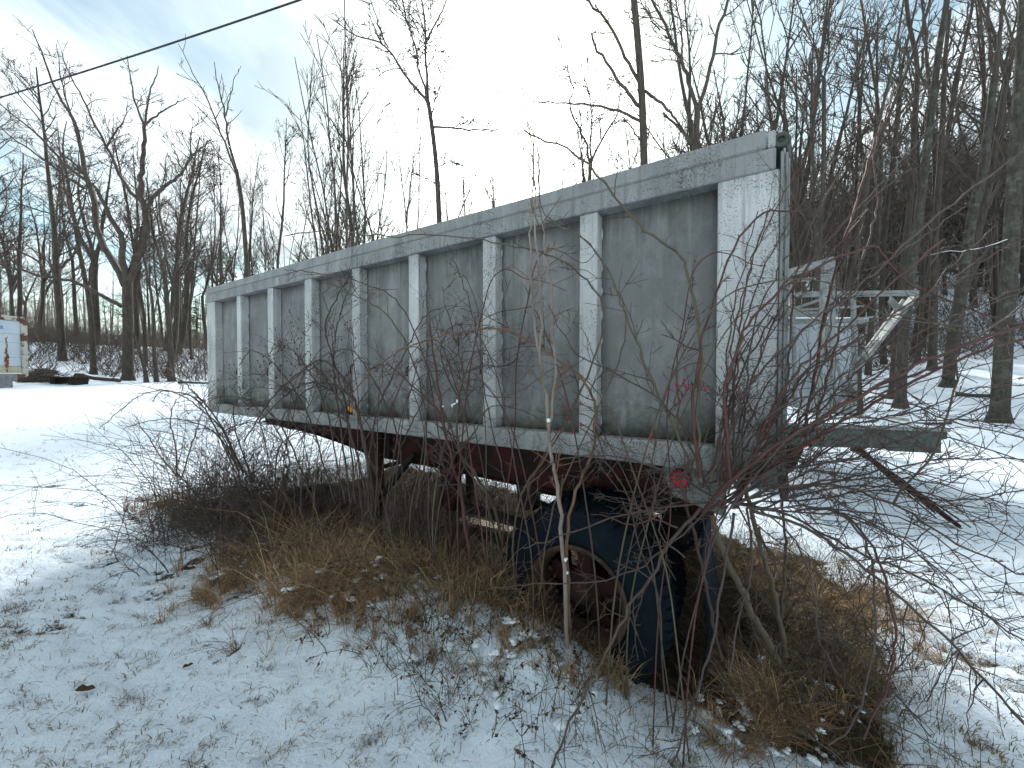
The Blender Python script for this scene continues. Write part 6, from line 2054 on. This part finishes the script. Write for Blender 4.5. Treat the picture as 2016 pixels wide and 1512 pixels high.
# old tyre lying in the brush under the front
x, y = txy(4.75, -0.75)
ty = lathe('old_tyre', [(r_, a_) for r_, a_ in [(0.26, -0.08), (0.30, -0.11), (0.40, -0.11), (0.46, -0.07), (0.47, 0.0), (0.46, 0.07), (0.40, 0.11), (0.30, 0.11), (0.26, 0.08), (0.29, 0.04), (0.40, 0.05), (0.42, 0.0), (0.40, -0.05), (0.29, -0.04)]], M['rubber'], None, 40, 'Z')
ty.location = (x, y, float(ground_h(x, y)) + 0.07); ty.rotation_euler = (0.12, 0.1, 0); ty.scale = (0.8, 0.8, 0.8)
tag(ty, 'old black tyre lying half hidden in the brush under the trailer front', 'tyre')

# lumps of snow caught on the weed bank: irregular little patches made of overlapping lumps
C, S = [], []


def snow_patch(x, y, dz, size):
    z = float(surf_h(x, y)) + dz
    a = grg.uniform(0, 6.28)
    for m in range(int(grg.integers(6, 13))):
        t = grg.normal(0, size * 0.7)
        q = grg.normal(0, size * 0.45)
        big = size * grg.uniform(0.45, 0.9)
        C.append((x + math.cos(a) * t - math.sin(a) * q, y + math.sin(a) * t + math.cos(a) * q, z + grg.normal(0, size * 0.18)))
        S.append((big * grg.uniform(0.9, 1.6), big * grg.uniform(0.9, 1.6), big * grg.uniform(0.35, 0.6)))


k = 0
while k < 150:
    u = grg.uniform(0.7, 5.4); w = grg.normal(0.46, 0.22)
    if w < 0.05 or w > 0.62: continue
    k += 1
    x, y = txy(u, w)
    snow_patch(x, y, abs(grg.normal(0.0, 0.018)) - 0.003, 0.008 + 0.026 * grg.random() ** 2)
for (px_, py_, Y, sp, n_) in ((1450, 1420, 1.8, 0.12, 26), (1560, 1370, 1.95, 0.10, 18), (1640, 1400, 1.95, 0.12, 14)):
    c = at(px_, py_, Y)
    for k in range(n_):
        snow_patch(c[0] + grg.normal(0, sp), c[1] + grg.normal(0, sp), abs(grg.normal(0.02, 0.035)), grg.uniform(0.006, 0.016))
for (px_, py_, Y, rad, hh, n_) in ((480, 1175, 2.95, 0.13, 0.10, 16), (650, 1175, 2.62, 0.13, 0.15, 16), (735, 1235, 2.5, 0.12, 0.10, 12), (1010, 1320, 2.0, 0.06, 0.05, 7), (1490, 1330, 1.95, 0.09, 0.06, 9), (860, 1240, 2.42, 0.14, 0.08, 12)):
    c = at(px_, py_, Y)
    for k in range(n_):
        snow_patch(c[0] + grg.normal(0, rad), c[1] + grg.normal(0, rad * 0.7), hh * grg.uniform(0.3, 1.0), grg.uniform(0.009, 0.024))
sl = blobs('snow_lumps', C, S, 'snow', None, 0.2, 11)
tag(sl, 'small lumps of snow caught in the weeds along the trailer', 'snow', kind='stuff')

# single curled leaves on the snow
def leaf_curl(px_, py_, size, rz, label):
    Y = 1.72 * FPX / (py_ - 741)
    x = (px_ - CX) / FPX * Y
    bm = bmesh.new()
    rows = []
    for i in range(9):
        t = i / 8
        wdt = math.sin(math.pi * min(1, t * 1.05)) ** 0.8 * 0.20 * (1 + 0.35 * math.sin(9 * t)) + 0.01
        zc = 0.35 * (t - 0.5) ** 2
        rows.append([bm.verts.new(((t - 0.5) * size, (j - 1.5) * wdt * size / 1.5, (zc * 1.6 + 1.5 * (abs(j - 1.5) * wdt) ** 1.0 * 0.6) * size)) for j in range(4)])
    for i in range(8):
        for j in range(3):
            bm.faces.new((rows[i][j], rows[i][j + 1], rows[i + 1][j + 1], rows[i + 1][j]))
    e = bmesh.ops.extrude_face_region(bm, geom=bm.faces[:])
    bmesh.ops.translate(bm, vec=(0, 0, 0.0012), verts=[v for v in e['geom'] if isinstance(v, bmesh.types.BMVert)])
    bmesh.ops.recalc_face_normals(bm, faces=bm.faces[:])
    ob = bm_obj('curled_leaf', bm, M['leaf'], None, True)
    ob.location = (x, Y, float(surf_h(x, Y)) + 0.012)
    ob.rotation_euler = (0.3, 0.1, rz)
    tag(ob, label, 'leaf')


leaf_curl(155, 1392, 0.085, 0.3, 'large curled brown leaf on the snow at lower left')
leaf_curl(365, 1160, 0.10, 0.5, 'reddish brown leaf on the snow left of the weed bank')
leaf_curl(360, 1345, 0.05, 0.9, 'small dark leaf on the snow below the weed bank')
